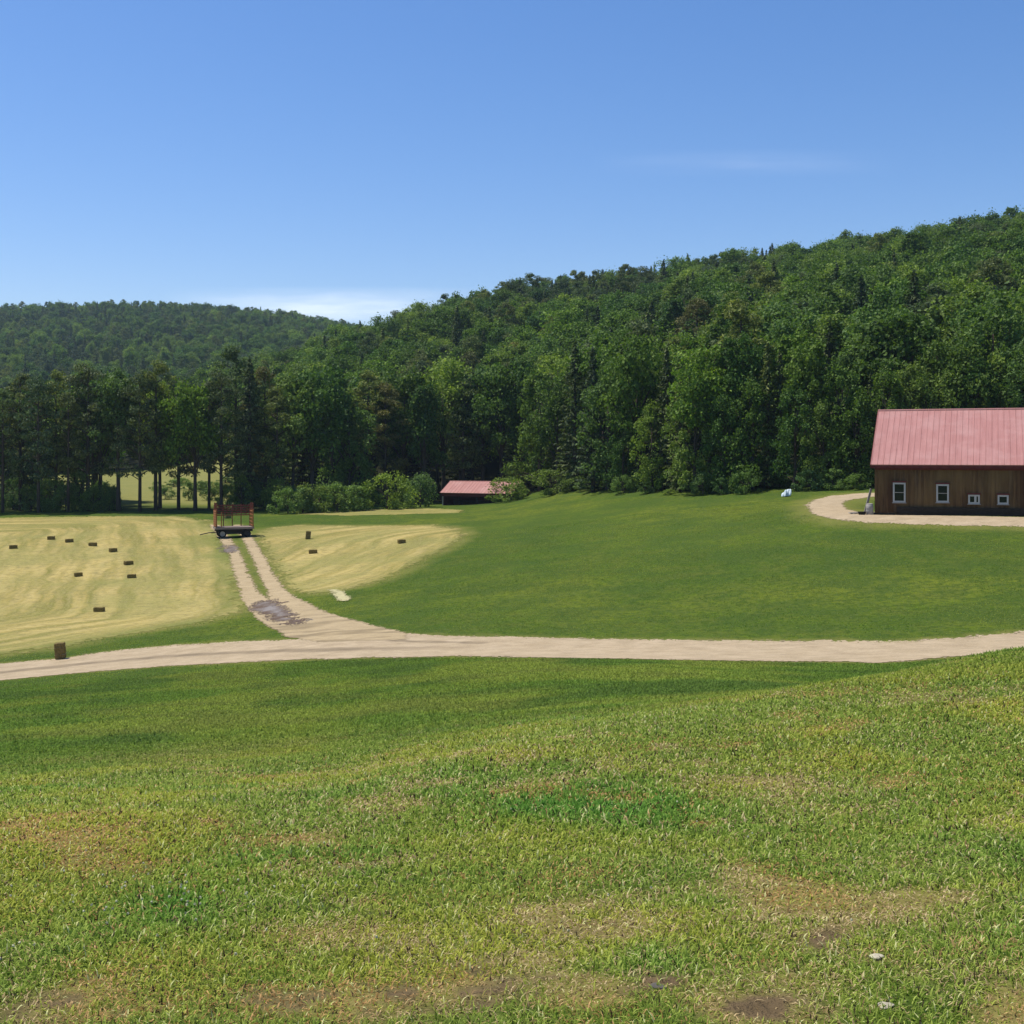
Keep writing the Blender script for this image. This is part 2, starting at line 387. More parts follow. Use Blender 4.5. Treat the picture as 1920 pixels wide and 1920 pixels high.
def turf(x, y):
    r = np.hypot(x, y)
    wx = x + (fbm(x, y, .7, 40, 3) - .5) * .5; wy = y + (fbm(x, y, .7, 50, 3) - .5) * .5
    o = {'lush': np.zeros_like(x), 'dry': np.zeros_like(x), 'soil': np.zeros_like(x)}
    for bx, by, sx, sy, kd, w in NBW:
        o[kd] = np.maximum(o[kd], w * np.exp(-(((wx - bx) / sx) ** 2 + ((wy - by) / sy) ** 2)))
    near = 1 - sstep(16, 24, r)
    d1 = fbm(x, y, 1.3, 21, 4); d2 = fbm(x, y, 4.5, 29, 3); d3 = fbm(x, y, .35, 33, 3)
    o['dry'] = np.clip(o['dry'] * (.35 + 1.3 * sstep(.35, .6, d3)) + sstep(.50, .68, d1 * .4 + d2 * .2 + d3 * .4) * .75, 0, 1) * near
    o['lush'] = np.clip(o['lush'] + sstep(.54, .72, fbm(x, y, 2.0, 61, 4)) * .55, 0, 1) * near * (1 - .7 * o['dry'])
    d4 = fbm(x, y, .12, 37, 3)
    o['soil'] = np.clip(o['soil'] * (.1 + 1.6 * sstep(.44, .60, d3 * .5 + d4 * .5)) + o['dry'] * sstep(.60, .70, d3 * .5 + d4 * .5) * .8 * (1 - sstep(3.8, 5.5, r)), 0, 1) * near
    return o

def build_terrain():
    V = np.stack([GX, GY, GZ], 1)
    idx = np.arange(nt_ * nr_).reshape(nt_, nr_)
    nx = np.roll(idx, -1, axis=0)
    q = np.stack([idx[:, :-1], idx[:, 1:], nx[:, 1:], nx[:, :-1]], -1).reshape(-1, 4)[:, ::-1]
    V = np.vstack([V, [[0, 0, tz(0, .01)]]]); c = len(V) - 1
    tri = np.stack([idx[:, 0], nx[:, 0], np.full(nt_, c)], 1)[:, ::-1]
    me = np_mesh('meadow', V, np.concatenate([q.ravel(), tri.ravel()]), np.concatenate([np.full(len(q), 4), np.full(len(tri), 3)]), True)
    x, y = V[:, 0], V[:, 1]
    t = turf(x, y)
    for k in ('lush', 'dry', 'soil'): fattr(me, k, t[k])
    yy = np.where(y > 1, y, 1); u = x / yy
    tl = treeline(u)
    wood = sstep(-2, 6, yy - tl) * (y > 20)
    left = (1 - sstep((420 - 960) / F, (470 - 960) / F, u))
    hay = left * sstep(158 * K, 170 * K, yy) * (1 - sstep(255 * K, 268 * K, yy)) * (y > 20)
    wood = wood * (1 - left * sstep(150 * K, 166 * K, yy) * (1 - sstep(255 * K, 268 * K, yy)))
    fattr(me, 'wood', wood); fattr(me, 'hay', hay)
    v = np.zeros(len(x)); k = (y > 40) & (y < 160) & (np.abs(u) < .7)
    xs, ys = x[k], y[k]
    w = 1 - sstep(0, 3.0, dist_line(xs, ys, HAY1, True) + (fbm(xs, ys, 1.5, 71, 3) - .5) * 2.4)
    w = np.maximum(w, .8 * (1 - sstep(0, 1.3, dist_line(xs, ys, ROAD, True) + (fbm(xs, ys, .8, 73, 3) - .5) * 1.4)))
    w = np.maximum(w, .9 * (1 - sstep(0, 2.6, dist_line(xs, ys, HAY2, True) + (fbm(xs, ys, 1.5, 75, 3) - .5) * 2.)))
    w = np.maximum(w, .8 * (1 - sstep(0, 3.0, dist_line(xs, ys, DRIVE, True) + (fbm(xs, ys, 1., 77, 3) - .5) * 2.)))
    w = np.maximum(w, .85 * (1 - sstep(.4, 1.5, np.minimum(dist_line(xs, ys, RUTL), dist_line(xs, ys, RUTR)) + (fbm(xs, ys, .8, 79, 3) - .5) * 1.2)))
    v[k] = w; fattr(me, 'verge', v)
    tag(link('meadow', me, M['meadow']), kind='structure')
build_terrain()

def sheet(name, poly, cell, jit, m, lift, rut=None, edge_pts=None, extra=None):
    """a ground sheet draped on the terrain: world grid cells kept inside a ragged outline"""
    poly = np.array(poly); x0, y0 = poly.min(0) - 1; x1, y1 = poly.max(0) + 1
    nx, ny = int((x1 - x0) / cell) + 2, int((y1 - y0) / cell) + 2
    xs = x0 + np.arange(nx) * cell; ys = y0 + np.arange(ny) * cell
    A, B = np.meshgrid(xs, ys, indexing='ij'); a = A.ravel(); b = B.ravel()
    ca = (A[:-1, :-1] + cell / 2).ravel(); cb = (B[:-1, :-1] + cell / 2).ravel()
    ja = ca + (fbm(ca, cb, 1.3, 5, 4) - .5) * jit * 2 + (rng.random(len(ca)) - .5) * jit * 1.1
    jb = cb + (fbm(ca, cb, 1.3, 15, 4) - .5) * jit * 2 + (rng.random(len(ca)) - .5) * jit * 1.1
    keep = in_poly(ja, jb, poly)
    if extra is not None: keep &= extra(ca, cb)
    idx = np.arange(nx * ny).reshape(nx, ny)
    q = np.stack([idx[:-1, :-1], idx[1:, :-1], idx[1:, 1:], idx[:-1, 1:]], -1).reshape(-1, 4)[keep]
    used, inv = np.unique(q, return_inverse=True)
    x, y = a[used], b[used]
    me = np_mesh(name, np.stack([x, y, ter(x, y) + lift], 1), inv.reshape(-1), np.full(len(q), 4), True)
    fattr(me, 'edge', dist_line(x, y, edge_pts if edge_pts is not None else list(poly), edge_pts is None))
    fattr(me, 'rut', rut(x, y) if rut else np.zeros(len(x)))
    return tag(link(name, me, m), kind='structure'), me, x, y

rl = gline([(-420, 1298), (0, 1262), (150, 1246), (300, 1232), (500, 1222), (760, 1216), (1000, 1214)], 6)
rl2 = gline([(560, 1175), (640, 1190), (760, 1203), (900, 1206)], 6)
def road_rut(x, y):
    d = dist_line(x, y, rl) + (fbm(x, y, 1.2, 81, 3) - .5) * .8
    e = dist_line(x, y, rl2) + (fbm(x, y, 1.0, 83, 3) - .5) * .8
    fade = 1 - sstep(at(640, 1215)[0], at(960, 1215)[0], x)
    return np.clip((1 - sstep(.15, .95, d)) * fade * .9 + (1 - sstep(.1, .6, e)) * .9, 0, 1)
sheet('gravel_road', ROAD, .13, .40, M['road'], .018, road_rut)
o, me, x, y = sheet('hay_field', HAY1, .26, 1.2, M['hay'], .014, edge_pts=gline([(-420, 972), (0, 971), (200, 968), (330, 968), (388, 976), (408, 1000), (430, 1040), (443, 1080), (455, 1125), (440, 1150), (390, 1164), (300, 1180), (200, 1195), (130, 1209), (60, 1220), (0, 1228)], 4))
d = dist_line(x, y, HAY1, True)
fattr(me, 'green', np.clip((1 - sstep(.0, 3.0, d)) * .7 * fbm(x, y, 2., 91, 3) * 1.3 + sstep(.55, .75, fbm(x, y, 9., 95, 3)) * .3, 0, 1))
o, me, x, y = sheet('hay_field', HAY2, .22, 1.1, M['hay'], .014, edge_pts=gline([(868, 1003), (850, 1020), (790, 1050), (720, 1085), (660, 1103), (600, 1113)], 5))
d = dist_line(x, y, HAY2, True)
fattr(me, 'green', np.clip((1 - sstep(.0, 1.5, d)) * .5 * fbm(x, y, 2., 91, 3), 0, 1))
o, me, x, y = sheet('hay_field', HAY3, .4, .8, M['hay'], .014)
fattr(me, 'green', np.full(len(x), .25))
# two wheel ruts that join into one worn apron at the road
def near_lines(w):
    def f(x, y):
        yy = y
        wid = np.interp(yy, [50 * K, 66 * K, 76 * K, 84 * K, 125 * K], [1.9, 1.5, 1.2, .62, .55])
        d = np.minimum(dist_line(x, y, RUTL), dist_line(x, y, RUTR)) + (fbm(x, y, .6, 44, 4) - .5) * .5 + (rng.random(len(x)) - .5) * .35
        return d < wid
    return f
TRK = gpoly([(388, 978), (462, 980), (495, 1020), (525, 1075), (560, 1120), (620, 1150), (700, 1172), (760, 1187), (760, 1200), (600, 1204), (540, 1196), (480, 1160), (440, 1110), (420, 1050), (400, 1010)])
def trut(x, y): return sstep(.44, .6, fbm(x * .5, y * 1.6, 1.6, 47, 4)) * .75 * (1 - sstep(62 * K, 78 * K, y)) + .9 * np.exp(-(((x - at(428, 1028)[0]) / .9) ** 2 + ((y - at(428, 1028)[1]) / 2.5) ** 2))
sheet('farm_track', TRK, .14, .2, M['track'], .026, trut, extra=near_lines(1))
MUD = gpoly([(470, 1140), (482, 1130), (505, 1126), (526, 1132), (540, 1147), (556, 1161), (570, 1171), (550, 1171), (526, 1166), (497, 1155), (476, 1148)])
MUD2 = gpoly([(415, 1030), (426, 1023), (438, 1023), (446, 1028), (440, 1035), (426, 1037)])
sheet('mud_patch', MUD, .11, .8, M['mud'], .036, lambda x, y: np.clip(sstep(.46, .60, fbm(x, y, .9, 52, 4)) * .8 + (1 - sstep(.2, 1.0, dist_line(x, y, MUD, True) + fbm(x, y, .6, 54, 3) - .5)), 0, 1))
sheet('mud_patch', MUD2, .11, .8, M['mud'], .036, lambda x, y: .5 + .5 * sstep(.4, .6, fbm(x, y, .9, 52, 4)))
sheet('barn_drive', DRIVE, .15, .35, M['road'], .018)

# ------------------------------------------------------------------ leaf clouds and trees
def unit(v): return v / (np.linalg.norm(v, axis=-1, keepdims=True) + 1e-9)
def leaf_mesh(name, P, Nn, size, asp=.62, m=None, long_dir=None):
    n = len(P); Nn = unit(Nn)
    r = unit(rng.normal(size=(n, 3))) if long_dir is None else unit(long_dir)
    t = unit(r - Nn * (r * Nn).sum(1, keepdims=True)); b = np.cross(Nn, t)
    L = (size * (.7 + .6 * rng.random(n)))[:, None]; W = L * asp
    V = np.stack([P - t * L * .5, P + b * W * .5 + t * L * .05, P + t * L * .5 - Nn * L * .12, P - b * W * .5 + t * L * .05], 1).reshape(-1, 3)
    me = np_mesh(name, V, np.arange(n * 4), np.full(n, 4))
    if m: me.materials.append(m)
    return me
def sph(n):
    v = unit(rng.normal(size=(n, 3))); return v

def broadleaf(H, R, z0, lobes, per, size, m, squash=1.0, lean=.0):
    """leaf clumps set on limbs through an irregular crown; returns crown and trunk meshes"""
    cz = (H + z0) / 2; rz = (H - z0) / 2
    ph = rng.random(4) * 6.28
    P = []; Q = []; cs = []
    d = sph(lobes)
    if z0 > 1.2: d[:, 2] = np.where(d[:, 2] < -.55, -d[:, 2], d[:, 2])
    low = z0 <= 1.2
    for k in range(lobes):
        az = math.atan2(d[k, 1], d[k, 0])
        irr = 1 + .22 * math.sin(2 * az + ph[0]) + .15 * math.sin(3 * az + ph[1]) + .14 * math.sin(4 * d[k, 2] + ph[2])
        fr = (.45 + .55 * rng.random() ** .6) * irr
        prof = 1.0 if d[k, 2] > -.2 else (.8 if not low else 1.0)
        c = np.array([d[k, 0] * R * fr * prof, d[k, 1] * R * fr * prof, cz + d[k, 2] * rz * min(fr, 1.05)])
        if low:
            dz = random.uniform(-1, 1) ; rad_ = R * irr * (.40 + .6 * random.random() ** .5) * (1.0 if dz < .1 else math.sqrt(max(.04, 1 - dz * dz)))
            c = np.array([math.cos(az) * rad_, math.sin(az) * rad_, cz + dz * rz * .93])
        c[0] += lean * (c[2] / H) * H
        cr = R * (.15 + .25 * rng.random() ** 1.5); el = random.uniform(.55, 1.35)
        c[2] = min(c[2], H - cr * .55)
        cs.append(c)
        npk = int(per * (.6 + .8 * rng.random()))
        s = sph(npk); s[:, 2] = np.abs(s[:, 2]) * np.where(rng.random(npk) < (.62 if low else .78), 1, -1)
        rad = cr * (.55 + .5 * rng.random(npk) ** .5)
        pt = c + s * rad[:, None] * np.array([1, 1, el * squash]); stray = rng.random(npk) < .22; pt[stray] += rng.normal(size=(int(stray.sum()), 3)) * cr * .42
        P.append(pt); Q.append(s * .75 + np.array([0, 0, .35]) + rng.normal(size=(npk, 3)) * .75)
    P = np.vstack(P); Q = np.vstack(Q)
    P[:, 2] = np.maximum(P[:, 2], .05)
    crown = leaf_mesh('crown', P, Q, np.full(len(P), size), .66, m)
    tb = MB(); rt = H * .016 + .05
    top = cz + rz * .45
    tb.tube([(0, 0, -.5), (lean * .1 * H, 0, H * .12), (lean * .5 * H, .1, cz * .8), (lean * top, 0, top)], [rt * 1.35, rt, rt * .7, rt * .2], 7)
    for c in random.sample(cs, min(12, len(cs))):
        zb = max(z0 * .8, c[2] * .55)
        tb.tube([(lean * zb, 0, zb), (c[0] * .45, c[1] * .45, (zb + c[2]) / 2 + .2), tuple(c)], [rt * .42, rt * .28, rt * .08], 5)
    tm = tb.mesh('trunk', True); tm.materials.append(M['bark'])
    return crown, tm

def conifer(H, R, z0, m, size=.5, droop=.25, gap=.55, ragged=.25, pw=.85, full=1.0):
    P = []; Q = []; D = []; z = z0; tb = MB(); rt = H * .013 + .05
    tb.tube([(0, 0, -.5), (0, 0, H * .3), (.05, 0, H * .7), (0, 0, H * .97)], [rt * 1.25, rt, rt * .55, .03], 7)
    while z < H * .985:
        t = (z - z0) / (H - z0)
        nb = random.randint(5, 8) if t < .8 else 5
        a0 = random.random() * 6.28
        for k in range(nb):
            if random.random() < ragged * .6: continue
            a = a0 + k * 6.283 / nb + random.uniform(-.3, .3)
            L = R * ((1 - t) ** pw * (1 - .25 * max(0, .15 - t) / .15) + .03) * random.uniform(1 - ragged, 1.12)
            if L < .25: L = .25
            n = int((5 + L * 8.5) * full)
            s = np.sort(rng.random(n)) ** .8
            base = np.array([math.cos(a), math.sin(a), 0]); side = np.array([-math.sin(a), math.cos(a), 0])
            up = (.35 * (t ** 1.5)) - droop
            pts = base * (s * L)[:, None]
            pts[:, 2] = z + up * L * s + .18 * L * s * s
            w = L * .22 * (1.15 - s)
            off = rng.uniform(-1, 1, n)
            pts = pts + side * (off * w)[:, None]; pts[:, 2] -= np.abs(off) * w * .35 + rng.random(n) * .12
            P.append(pts); Q.append(np.array([0, 0, 1.0]) + base * .35 + rng.normal(size=(n, 3)) * .42)
            D.append(base + side * off[:, None] * .9 + rng.normal(size=(n, 3)) * .15 + np.array([0, 0, -droop]))
            if k % 3 == 0 and L > 1: tb.tube([(0, 0, z), tuple(base * L * .8 + np.array([0, 0, z + up * L * .8]))], [rt * .22, .015], 4)
        z += gap * random.uniform(.7, 1.3) * (1 if t < .7 else .7)
    # leader shoot
    n = 14; zz = H - rng.random(n) * .9
    P.append(np.stack([rng.normal(size=n) * .06, rng.normal(size=n) * .06, zz], 1)); Q.append(sph(n)); D.append(np.array([0, 0, 1.]) + rng.normal(size=(n, 3)) * .3)
    P = np.vstack(P); Q = np.vstack(Q); D = np.vstack(D)
    P[:, 2] = np.maximum(P[:, 2], .05)
    crown = leaf_mesh('crown', P, Q, np.full(len(P), size), .42, m, D)
    tm = tb.mesh('trunk', True); tm.materials.append(M['bark'])
    return crown, tm

def pine(H, R, z0, m, clumps=46, per=95, size=.5):
    """tall pine: bare lower stem, uneven tiers of needle clumps"""
    P = []; Q = []; tb = MB(); rt = H * .012 + .06
    tb.tube([(0, 0, -.5), (.05, 0, H * .3), (-.05, .05, H * .65), (0, 0, H * .96)], [rt * 1.25, rt, rt * .7, .05], 7)
    for k in range(clumps):
        t = (k + random.random()) / clumps; z = z0 + (H - z0) * t
        a = random.random() * 6.28; L = R * (math.sin(math.pi * min(1, .18 + .80 * t)) ** .7) * random.uniform(.45, 1.1)
        c = np.array([math.cos(a) * L, math.sin(a) * L, z + .12 * L])
        tb.tube([(0, 0, z - .15 * L), tuple(c * np.array([.5, .5, 1]) - np.array([0, 0, .05 * L])), tuple(c)], [rt * .25, rt * .18, .02], 4)
        n = int(per * random.uniform(.6, 1.3)); s = sph(n)
        rad = R * random.uniform(.22, .36)
        P.append(c + s * (rad * (.4 + .6 * rng.random(n) ** .6))[:, None] * np.array([1.15, 1.15, .5]))
        Q.append(s * .6 + np.array([0, 0, .5]) + rng.normal(size=(n, 3)) * .6)
    P = np.vstack(P); Q = np.vstack(Q)
    crown = leaf_mesh('crown', P, Q, np.full(len(P), size), .38, m)
    tm = tb.mesh('trunk', True); tm.materials.append(M['bark'])
    return crown, tm

PROTO = {
 'oak': [broadleaf(17, 5.2, 4.2, 62, 125, .50, M['oak']), broadleaf(17, 3.6, 2.6, 60, 115, .46, M['oak'], 1.2), broadleaf(17, 5.0, 5.0, 44, 130, .50, M['oak'], 1.0, .03), broadleaf(17, 4.6, 3.6, 58, 120, .48, M['oak'], 1.1), broadleaf(17, 5.6, 4.6, 66, 125, .52, M['oak'])],
 'maple': [broadleaf(17, 4.7, 3.4, 60, 125, .46, M['maple']), broadleaf(17, 3.4, 2.4, 58, 115, .44, M['maple'], 1.3), broadleaf(17, 4.9, 4.4, 42, 130, .48, M['birch'], 1.0, .03), broadleaf(17, 4.2, 2.6, 56, 125, .46, M['maple'], 1.2), broadleaf(17, 5.2, 3.8, 64, 120, .48, M['maple'])],
 'edge': [broadleaf(15, 4.2, .6, 66, 120, .42, M['maple'], 1.1), broadleaf(15, 3.8, .4, 62, 120, .40, M['oak'], 1.1), broadleaf(15, 4.0, .8, 60, 115, .40, M['birch'], 1.1)],
 'birch': [broadleaf(16, 3.5, 3.6, 48, 115, .40, M['birch'], 1.3), broadleaf(16, 4.0, 3.2, 52, 115, .40, M['birch'], 1.2)],
 'spruce': [conifer(18, 3.5, .5, M['spruce'], .62, .30, .50, .28, .85), conifer(18, 3.0, .7, M['spruce'], .58, .22, .52, .32, .75), conifer(18, 4.0, .5, M['spruce'], .64, .28, .55, .38, .9)],
 'pine': [pine(19, 3.9, 5.2, M['pine'], 50, 105, .52), pine(19, 3.4, 6.6, M['pine'], 44, 105, .50), pine(19, 4.3, 4.6, M['spruce'], 54, 100, .54)],
 'larch': [pine(18, 3.4, 4.2, M['larch'], 50, 95, .46)],
 'shrub': [broadleaf(3.4, 2.0, .1, 34, 95, .21, M['shrub']), broadleaf(3.4, 1.7, .1, 30, 95, .20, M['shrub'], 1.2), broadleaf(3.4, 2.3, .05, 36, 95, .22, M['birch'])],
}
BASEH = {'oak': 17, 'maple': 17, 'edge': 15, 'birch': 16, 'spruce': 18, 'pine': 19, 'larch': 18, 'shrub': 3.4}
NAME = {'oak': 'oak_tree', 'maple': 'maple_tree', 'edge': 'broadleaf_tree', 'birch': 'birch_tree', 'spruce': 'spruce_tree', 'pine': 'pine_tree', 'larch': 'larch_tree', 'shrub': 'shrub'}
NAME.update({'oak': 'broadleaf_tree', 'maple': 'broadleaf_tree', 'birch': 'broadleaf_tree', 'larch': 'pine_tree'})
WORD = {'oak': 'dark green broadleaf tree', 'maple': 'mid green broadleaf tree', 'edge': 'broadleaf tree leafy down to the grass', 'birch': 'light green broadleaf tree', 'spruce': 'dark pointed spruce tree', 'pine': 'tall dark pine tree', 'larch': 'brownish thin crowned tree', 'shrub': 'green leafy shrub'}
SRC = {}
def tree(kind, x, y, h, wide=1.0, label=None, group=None, var=None, cat='tree'):
    pr = PROTO[kind]; v = random.randrange(len(pr)) if var is None else var % len(pr)
    cm, tm = pr[v]
    e = empty(NAME[kind], (x, y, tz(x, y)), random.random() * 6.28)
    s = h / BASEH[kind]; e.scale = (s * wide, s * wide, s)
    c = link('crown', cm, None, e); link('trunk' if cat == 'tree' else 'stem', tm, None, e)
    SRC.setdefault((kind, v), c)
    tag(e, label or WORD[kind], cat, group)
    return e

# --- front row, surveyed from the photograph: (pixel column, distance or None = wood edge, pixel row of the top, kind)
ORD = ['', 'second ', 'third ', 'fourth ', 'fifth ', 'sixth ', 'seventh ', 'eighth ', 'ninth ', 'tenth ', 'eleventh ', 'twelfth ', 'thirteenth ', 'fourteenth ', 'fifteenth ', 'sixteenth ', 'seventeenth ', 'eighteenth ', 'nineteenth ', 'twentieth ', 'twenty-first ', 'twenty-second ', 'twenty-third ', 'twenty-fourth ']
def nth(k, word): return ('first ' if k == 0 else ORD[k]) + word
LEFT = [(-150, 3, 720, 'pine'), (-95, -1, 700, 'pine'), (-45, 2, 715, 'pine'), (5, 0, 735, 'pine'), (38, 3, 705, 'pine'), (72, -1, 712, 'pine'), (105, 4, 700, 'pine'), (128, 0, 740, 'pine'), (165, 2, 690, 'pine'), (188, 5, 700, 'birch'),
        (222, 1, 702, 'birch'), (262, -1, 700, 'pine'), (292, 1, 682, 'pine'), (300, 5, 720, 'birch'), (335, 3, 712, 'pine'), (366, 0, 720, 'oak'), (392, 3, 735, 'pine'), (415, -1, 700, 'pine'), (443, 4, 655, 'pine'), (468, 0, 668, 'spruce'), (497, 4, 690, 'larch'), (520, 0, 730, 'pine'), (548, 2, 705, 'maple')]
k = 0
for i, (X, dd, Y, kd) in enumerate(LEFT):
    D = float(treeline((X - 960) / F)) + dd; x = px2x(X, D); z = tz(x, D)
    h = (HY - Y) / F * D - z
    if i < 3: nm = 'tall dark pine tree cut off by or beyond the left frame edge'
    elif X < 400: nm = '%s, %s from the left frame edge in the row behind the bales' % (WORD[kd], nth(max(0, i - 3), '').strip())
    else: nm = '%s at the field edge, %s to the right behind the hay wagon' % (WORD[kd], nth(i - 17 if i >= 17 else 0, '').strip())
    if X == 392: nm = '%s just left of the hay wagon at the field edge' % WORD[kd]
    tree(kd, x, D, h, random.uniform(.70, .88), nm, 'row of trees along the hay field', i)
CEN = [(585, 0, 700, 'oak'), (622, 3, 690, 'maple'), (655, -1, 740, 'edge'), (690, 3, 700, 'pine'), (722, 0, 720, 'larch'), (758, 4, 700, 'oak'), (795, 1, 730, 'oak'), (832, 6, 680, 'maple'), (868, 5, 720, 'pine'), (905, 7, 700, 'oak'), (940, 4, 690, 'maple'), (978, 3, 680, 'oak'), (1012, 2, 700, 'edge'), (1045, 2, 720, 'oak')]
for i, (X, dd, Y, kd) in enumerate(CEN):
    D = float(treeline((X - 960) / F)) + dd; x = px2x(X, D); h = (HY - Y) / F * D - tz(x, D)
    where = ('%s right of the wagon' % nth(i, 'along the wood edge').strip()) if X < 800 else ('behind the shed, %s' % nth(i - 7, 'from the left').strip())
    tree(kd, x, D, h, .82 if kd in ('oak', 'maple', 'edge') else .95, '%s, %s' % (WORD[kd], where), 'front trees of the wood by the shed', i)
RGT = [(1078, 2, 640, 'spruce'), (1112, 0, 650, 'spruce'), (1140, 1, 690, 'edge'), (1168, -1, 780, 'edge'), (1195, 2, 640, 'maple'), (1222, -1, 760, 'edge'), (1250, 2, 650, 'spruce'), (1276, 0, 660, 'spruce'), (1302, -1, 720, 'edge'), (1330, 1, 660, 'maple'), (1358, -1, 740, 'edge'), (1385, 2, 640, 'oak'), (1412, 0, 720, 'edge'), (1440, 1, 640, 'spruce'), (1462, 2, 660, 'spruce'), (1490, -1, 730, 'edge'), (1518, 1, 650, 'maple'), (1545, -1, 760, 'edge'), (1575, 1, 690, 'edge'), (1605, 0, 740, 'edge'), (1632, 2, 700, 'spruce'), (1660, 2, 700, 'edge'), (1700, 3, 690, 'birch'), (1745, 2, 700, 'birch'), (1790, 4, 640, 'oak'), (1835, 3, 680, 'oak'), (1880, 3, 670, 'edge'), (1915, 2, 640, 'birch'), (1960, 2, 680, 'birch')]
for i, (X, dd, Y, kd) in enumerate(RGT):
    D = float(treeline((X - 960) / F)) + dd; x = px2x(X, D); h = (HY - Y) / F * D - tz(x, D)
    where = ('%s right of the shed along the wood edge' % nth(i, '').strip()) if X < 1640 else ('%s tree behind the barn roof from the left' % nth(i - 21, '').strip())
    tree(kd, x, D, h, (.85 if kd == 'edge' else .85) * random.uniform(.9, 1.05), '%s, %s' % (WORD[kd], where), 'front trees of the wood by the barn', i)

# --- shrubs and hedge in front of the wood: (col, distance, row of top, width px, label)
SH = [(540, 148, 915, 40, 'rounded green hedge shrub nearest the wagon'), (568, 149, 912, 44, 'hedge shrub second from the wagon'), (600, 150, 908, 46, 'hedge shrub with glossy top midway along the hedge'), (632, 151, 906, 48, 'hedge shrub next to the midway one, towards the shed'), (664, 152, 908, 46, 'last low hedge shrub before the tall bush'), (726, 155, 892, 60, 'tall rounded bush between the hedge and the shed'), (788, 160, 896, 50, 'grey green bush just left of the red shed'),
      (950, 160, 899, 58, 'yellow green bush in front of the right half of the shed'), (1034, 152, 884, 66, 'wide bushy shrub standing just right of the shed'), (1170, 133, 895, 34, 'pale young shrub at the wood edge beneath the spruces'), (1210, 129, 905, 34, 'low shrub right of the pale young shrub'), (1255, 125, 918, 22, 'little round shrub standing out on the grass edge'),
      (1318, 121, 890, 38, 'leafy shrub below the dark gap in the wood'), (1352, 119, 898, 34, 'pale leaved shrub left of the blue bundle'), (1398, 117, 888, 36, 'leafy shrub close to the blue bundle on its left'), (1520, 114, 886, 44, 'leafy shrub at the wood edge above the drive bend'), (1562, 113, 882, 46, 'shrub at the wood edge behind the drive loop'), (1605, 112, 890, 40, 'shrub left of the barn corner at the wood edge')]
UG = []
for X in list(range(-60, 196, 21)) + list(range(430, 560, 22)):
    UG.append((X + random.uniform(-8, 8), 152.5 + random.uniform(0, 8), 955 - random.uniform(34, 70), random.uniform(40, 58)))
for X in list(range(290, 430, 11)): UG.append((X + random.uniform(-6, 6), 168 + random.uniform(0, 45), 945 - random.uniform(14, 46), random.uniform(22, 40)))
for X in list(range(196, 215, 9)): UG.append((X, 154, 945 - random.uniform(20, 50), 26))
for X in list(range(1090, 1650, 17)): UG.append((X + random.uniform(-7, 7), float(treeline((X - 960) / F)) / K + random.uniform(.5, 5), 930 - random.uniform(20, 75), random.uniform(30, 52)))
for X in [q for q in range(590, 1090, 24) if not 800 < q < 1085]: UG.append((X + random.uniform(-7, 7), float(treeline((X - 960) / F)) / K + random.uniform(.5, 4), 938 - random.uniform(25, 60), random.uniform(36, 56)))
for i, (X, d, Y, w) in enumerate(UG):
    D = d * K; x = px2x(X, D); z = tz(x, D); h = max(1.2, (HY - Y) / F * D - z); wid = (w / F * D) / (4.0 * h / 3.4)
    zone = 'beneath the trees behind the bales' if X < 200 else ('on the far meadow seen between the trunks' if X < 425 else ('in the shade behind the hay wagon' if X < 570 else ('in the shade of the trees around the shed' if X < 1090 else 'in the shade under the trees between shed and barn')))
    tree('shrub', x, D, h, max(.6, wid), 'leafy undergrowth shrub ' + zone, 'undergrowth ' + zone, i, 'shrub')
for i, (X, d, Y, w, lb) in enumerate(SH):
    D = d * K; x = px2x(X, D); z = tz(x, D); h = (HY - Y) / F * D - z
    h *= .88 if i < 5 else 1.0; wid = (1.3 if i < 5 else 1.08) * (w / F * D) / (4.0 * h / 3.4)
    e = tree('shrub', x, D, h * 1.05, wid, lb, 'shrubs along the wood edge', 2 if i == 7 else i, 'shrub')

# --- the rest of the wood: nearest trees are things, the mass behind is one object per hill
pts = []
def scatter(y0, y1, sp):
    y = y0
    while y < y1:
        x = -.60 * y
        while x < .60 * y:
            pts.append((x + random.uniform(-.42, .42) * sp, y + random.uniform(-.42, .42) * sp)); x += sp
        y += sp * .9
scatter(108 * K, 270 * K, 7.0); scatter(270 * K, 470 * K, 8.4); scatter(470 * K, 1080 * K, 10.5)
pts = np.array(pts)
u = pts[:, 0] / pts[:, 1]; tl = treeline(u)
X_ = u * F + 960
ok = pts[:, 1] > tl + 7
gap = (X_ > 190) & (X_ < 440)
ok &= ~(gap & (pts[:, 1] > 158 * K) & (pts[:, 1] < 262 * K))
ok &= ~((X_ < 190) & (pts[:, 1] > 185 * K) & (pts[:, 1] < 262 * K))
ok &= ~((X_ > 700) & (pts[:, 1] > 480 * K))
ok &= ~((X_ > 1620) & (pts[:, 1] < 116 * K + 4))
pts = pts[ok]
pz = ter(pts[:, 0], pts[:, 1])
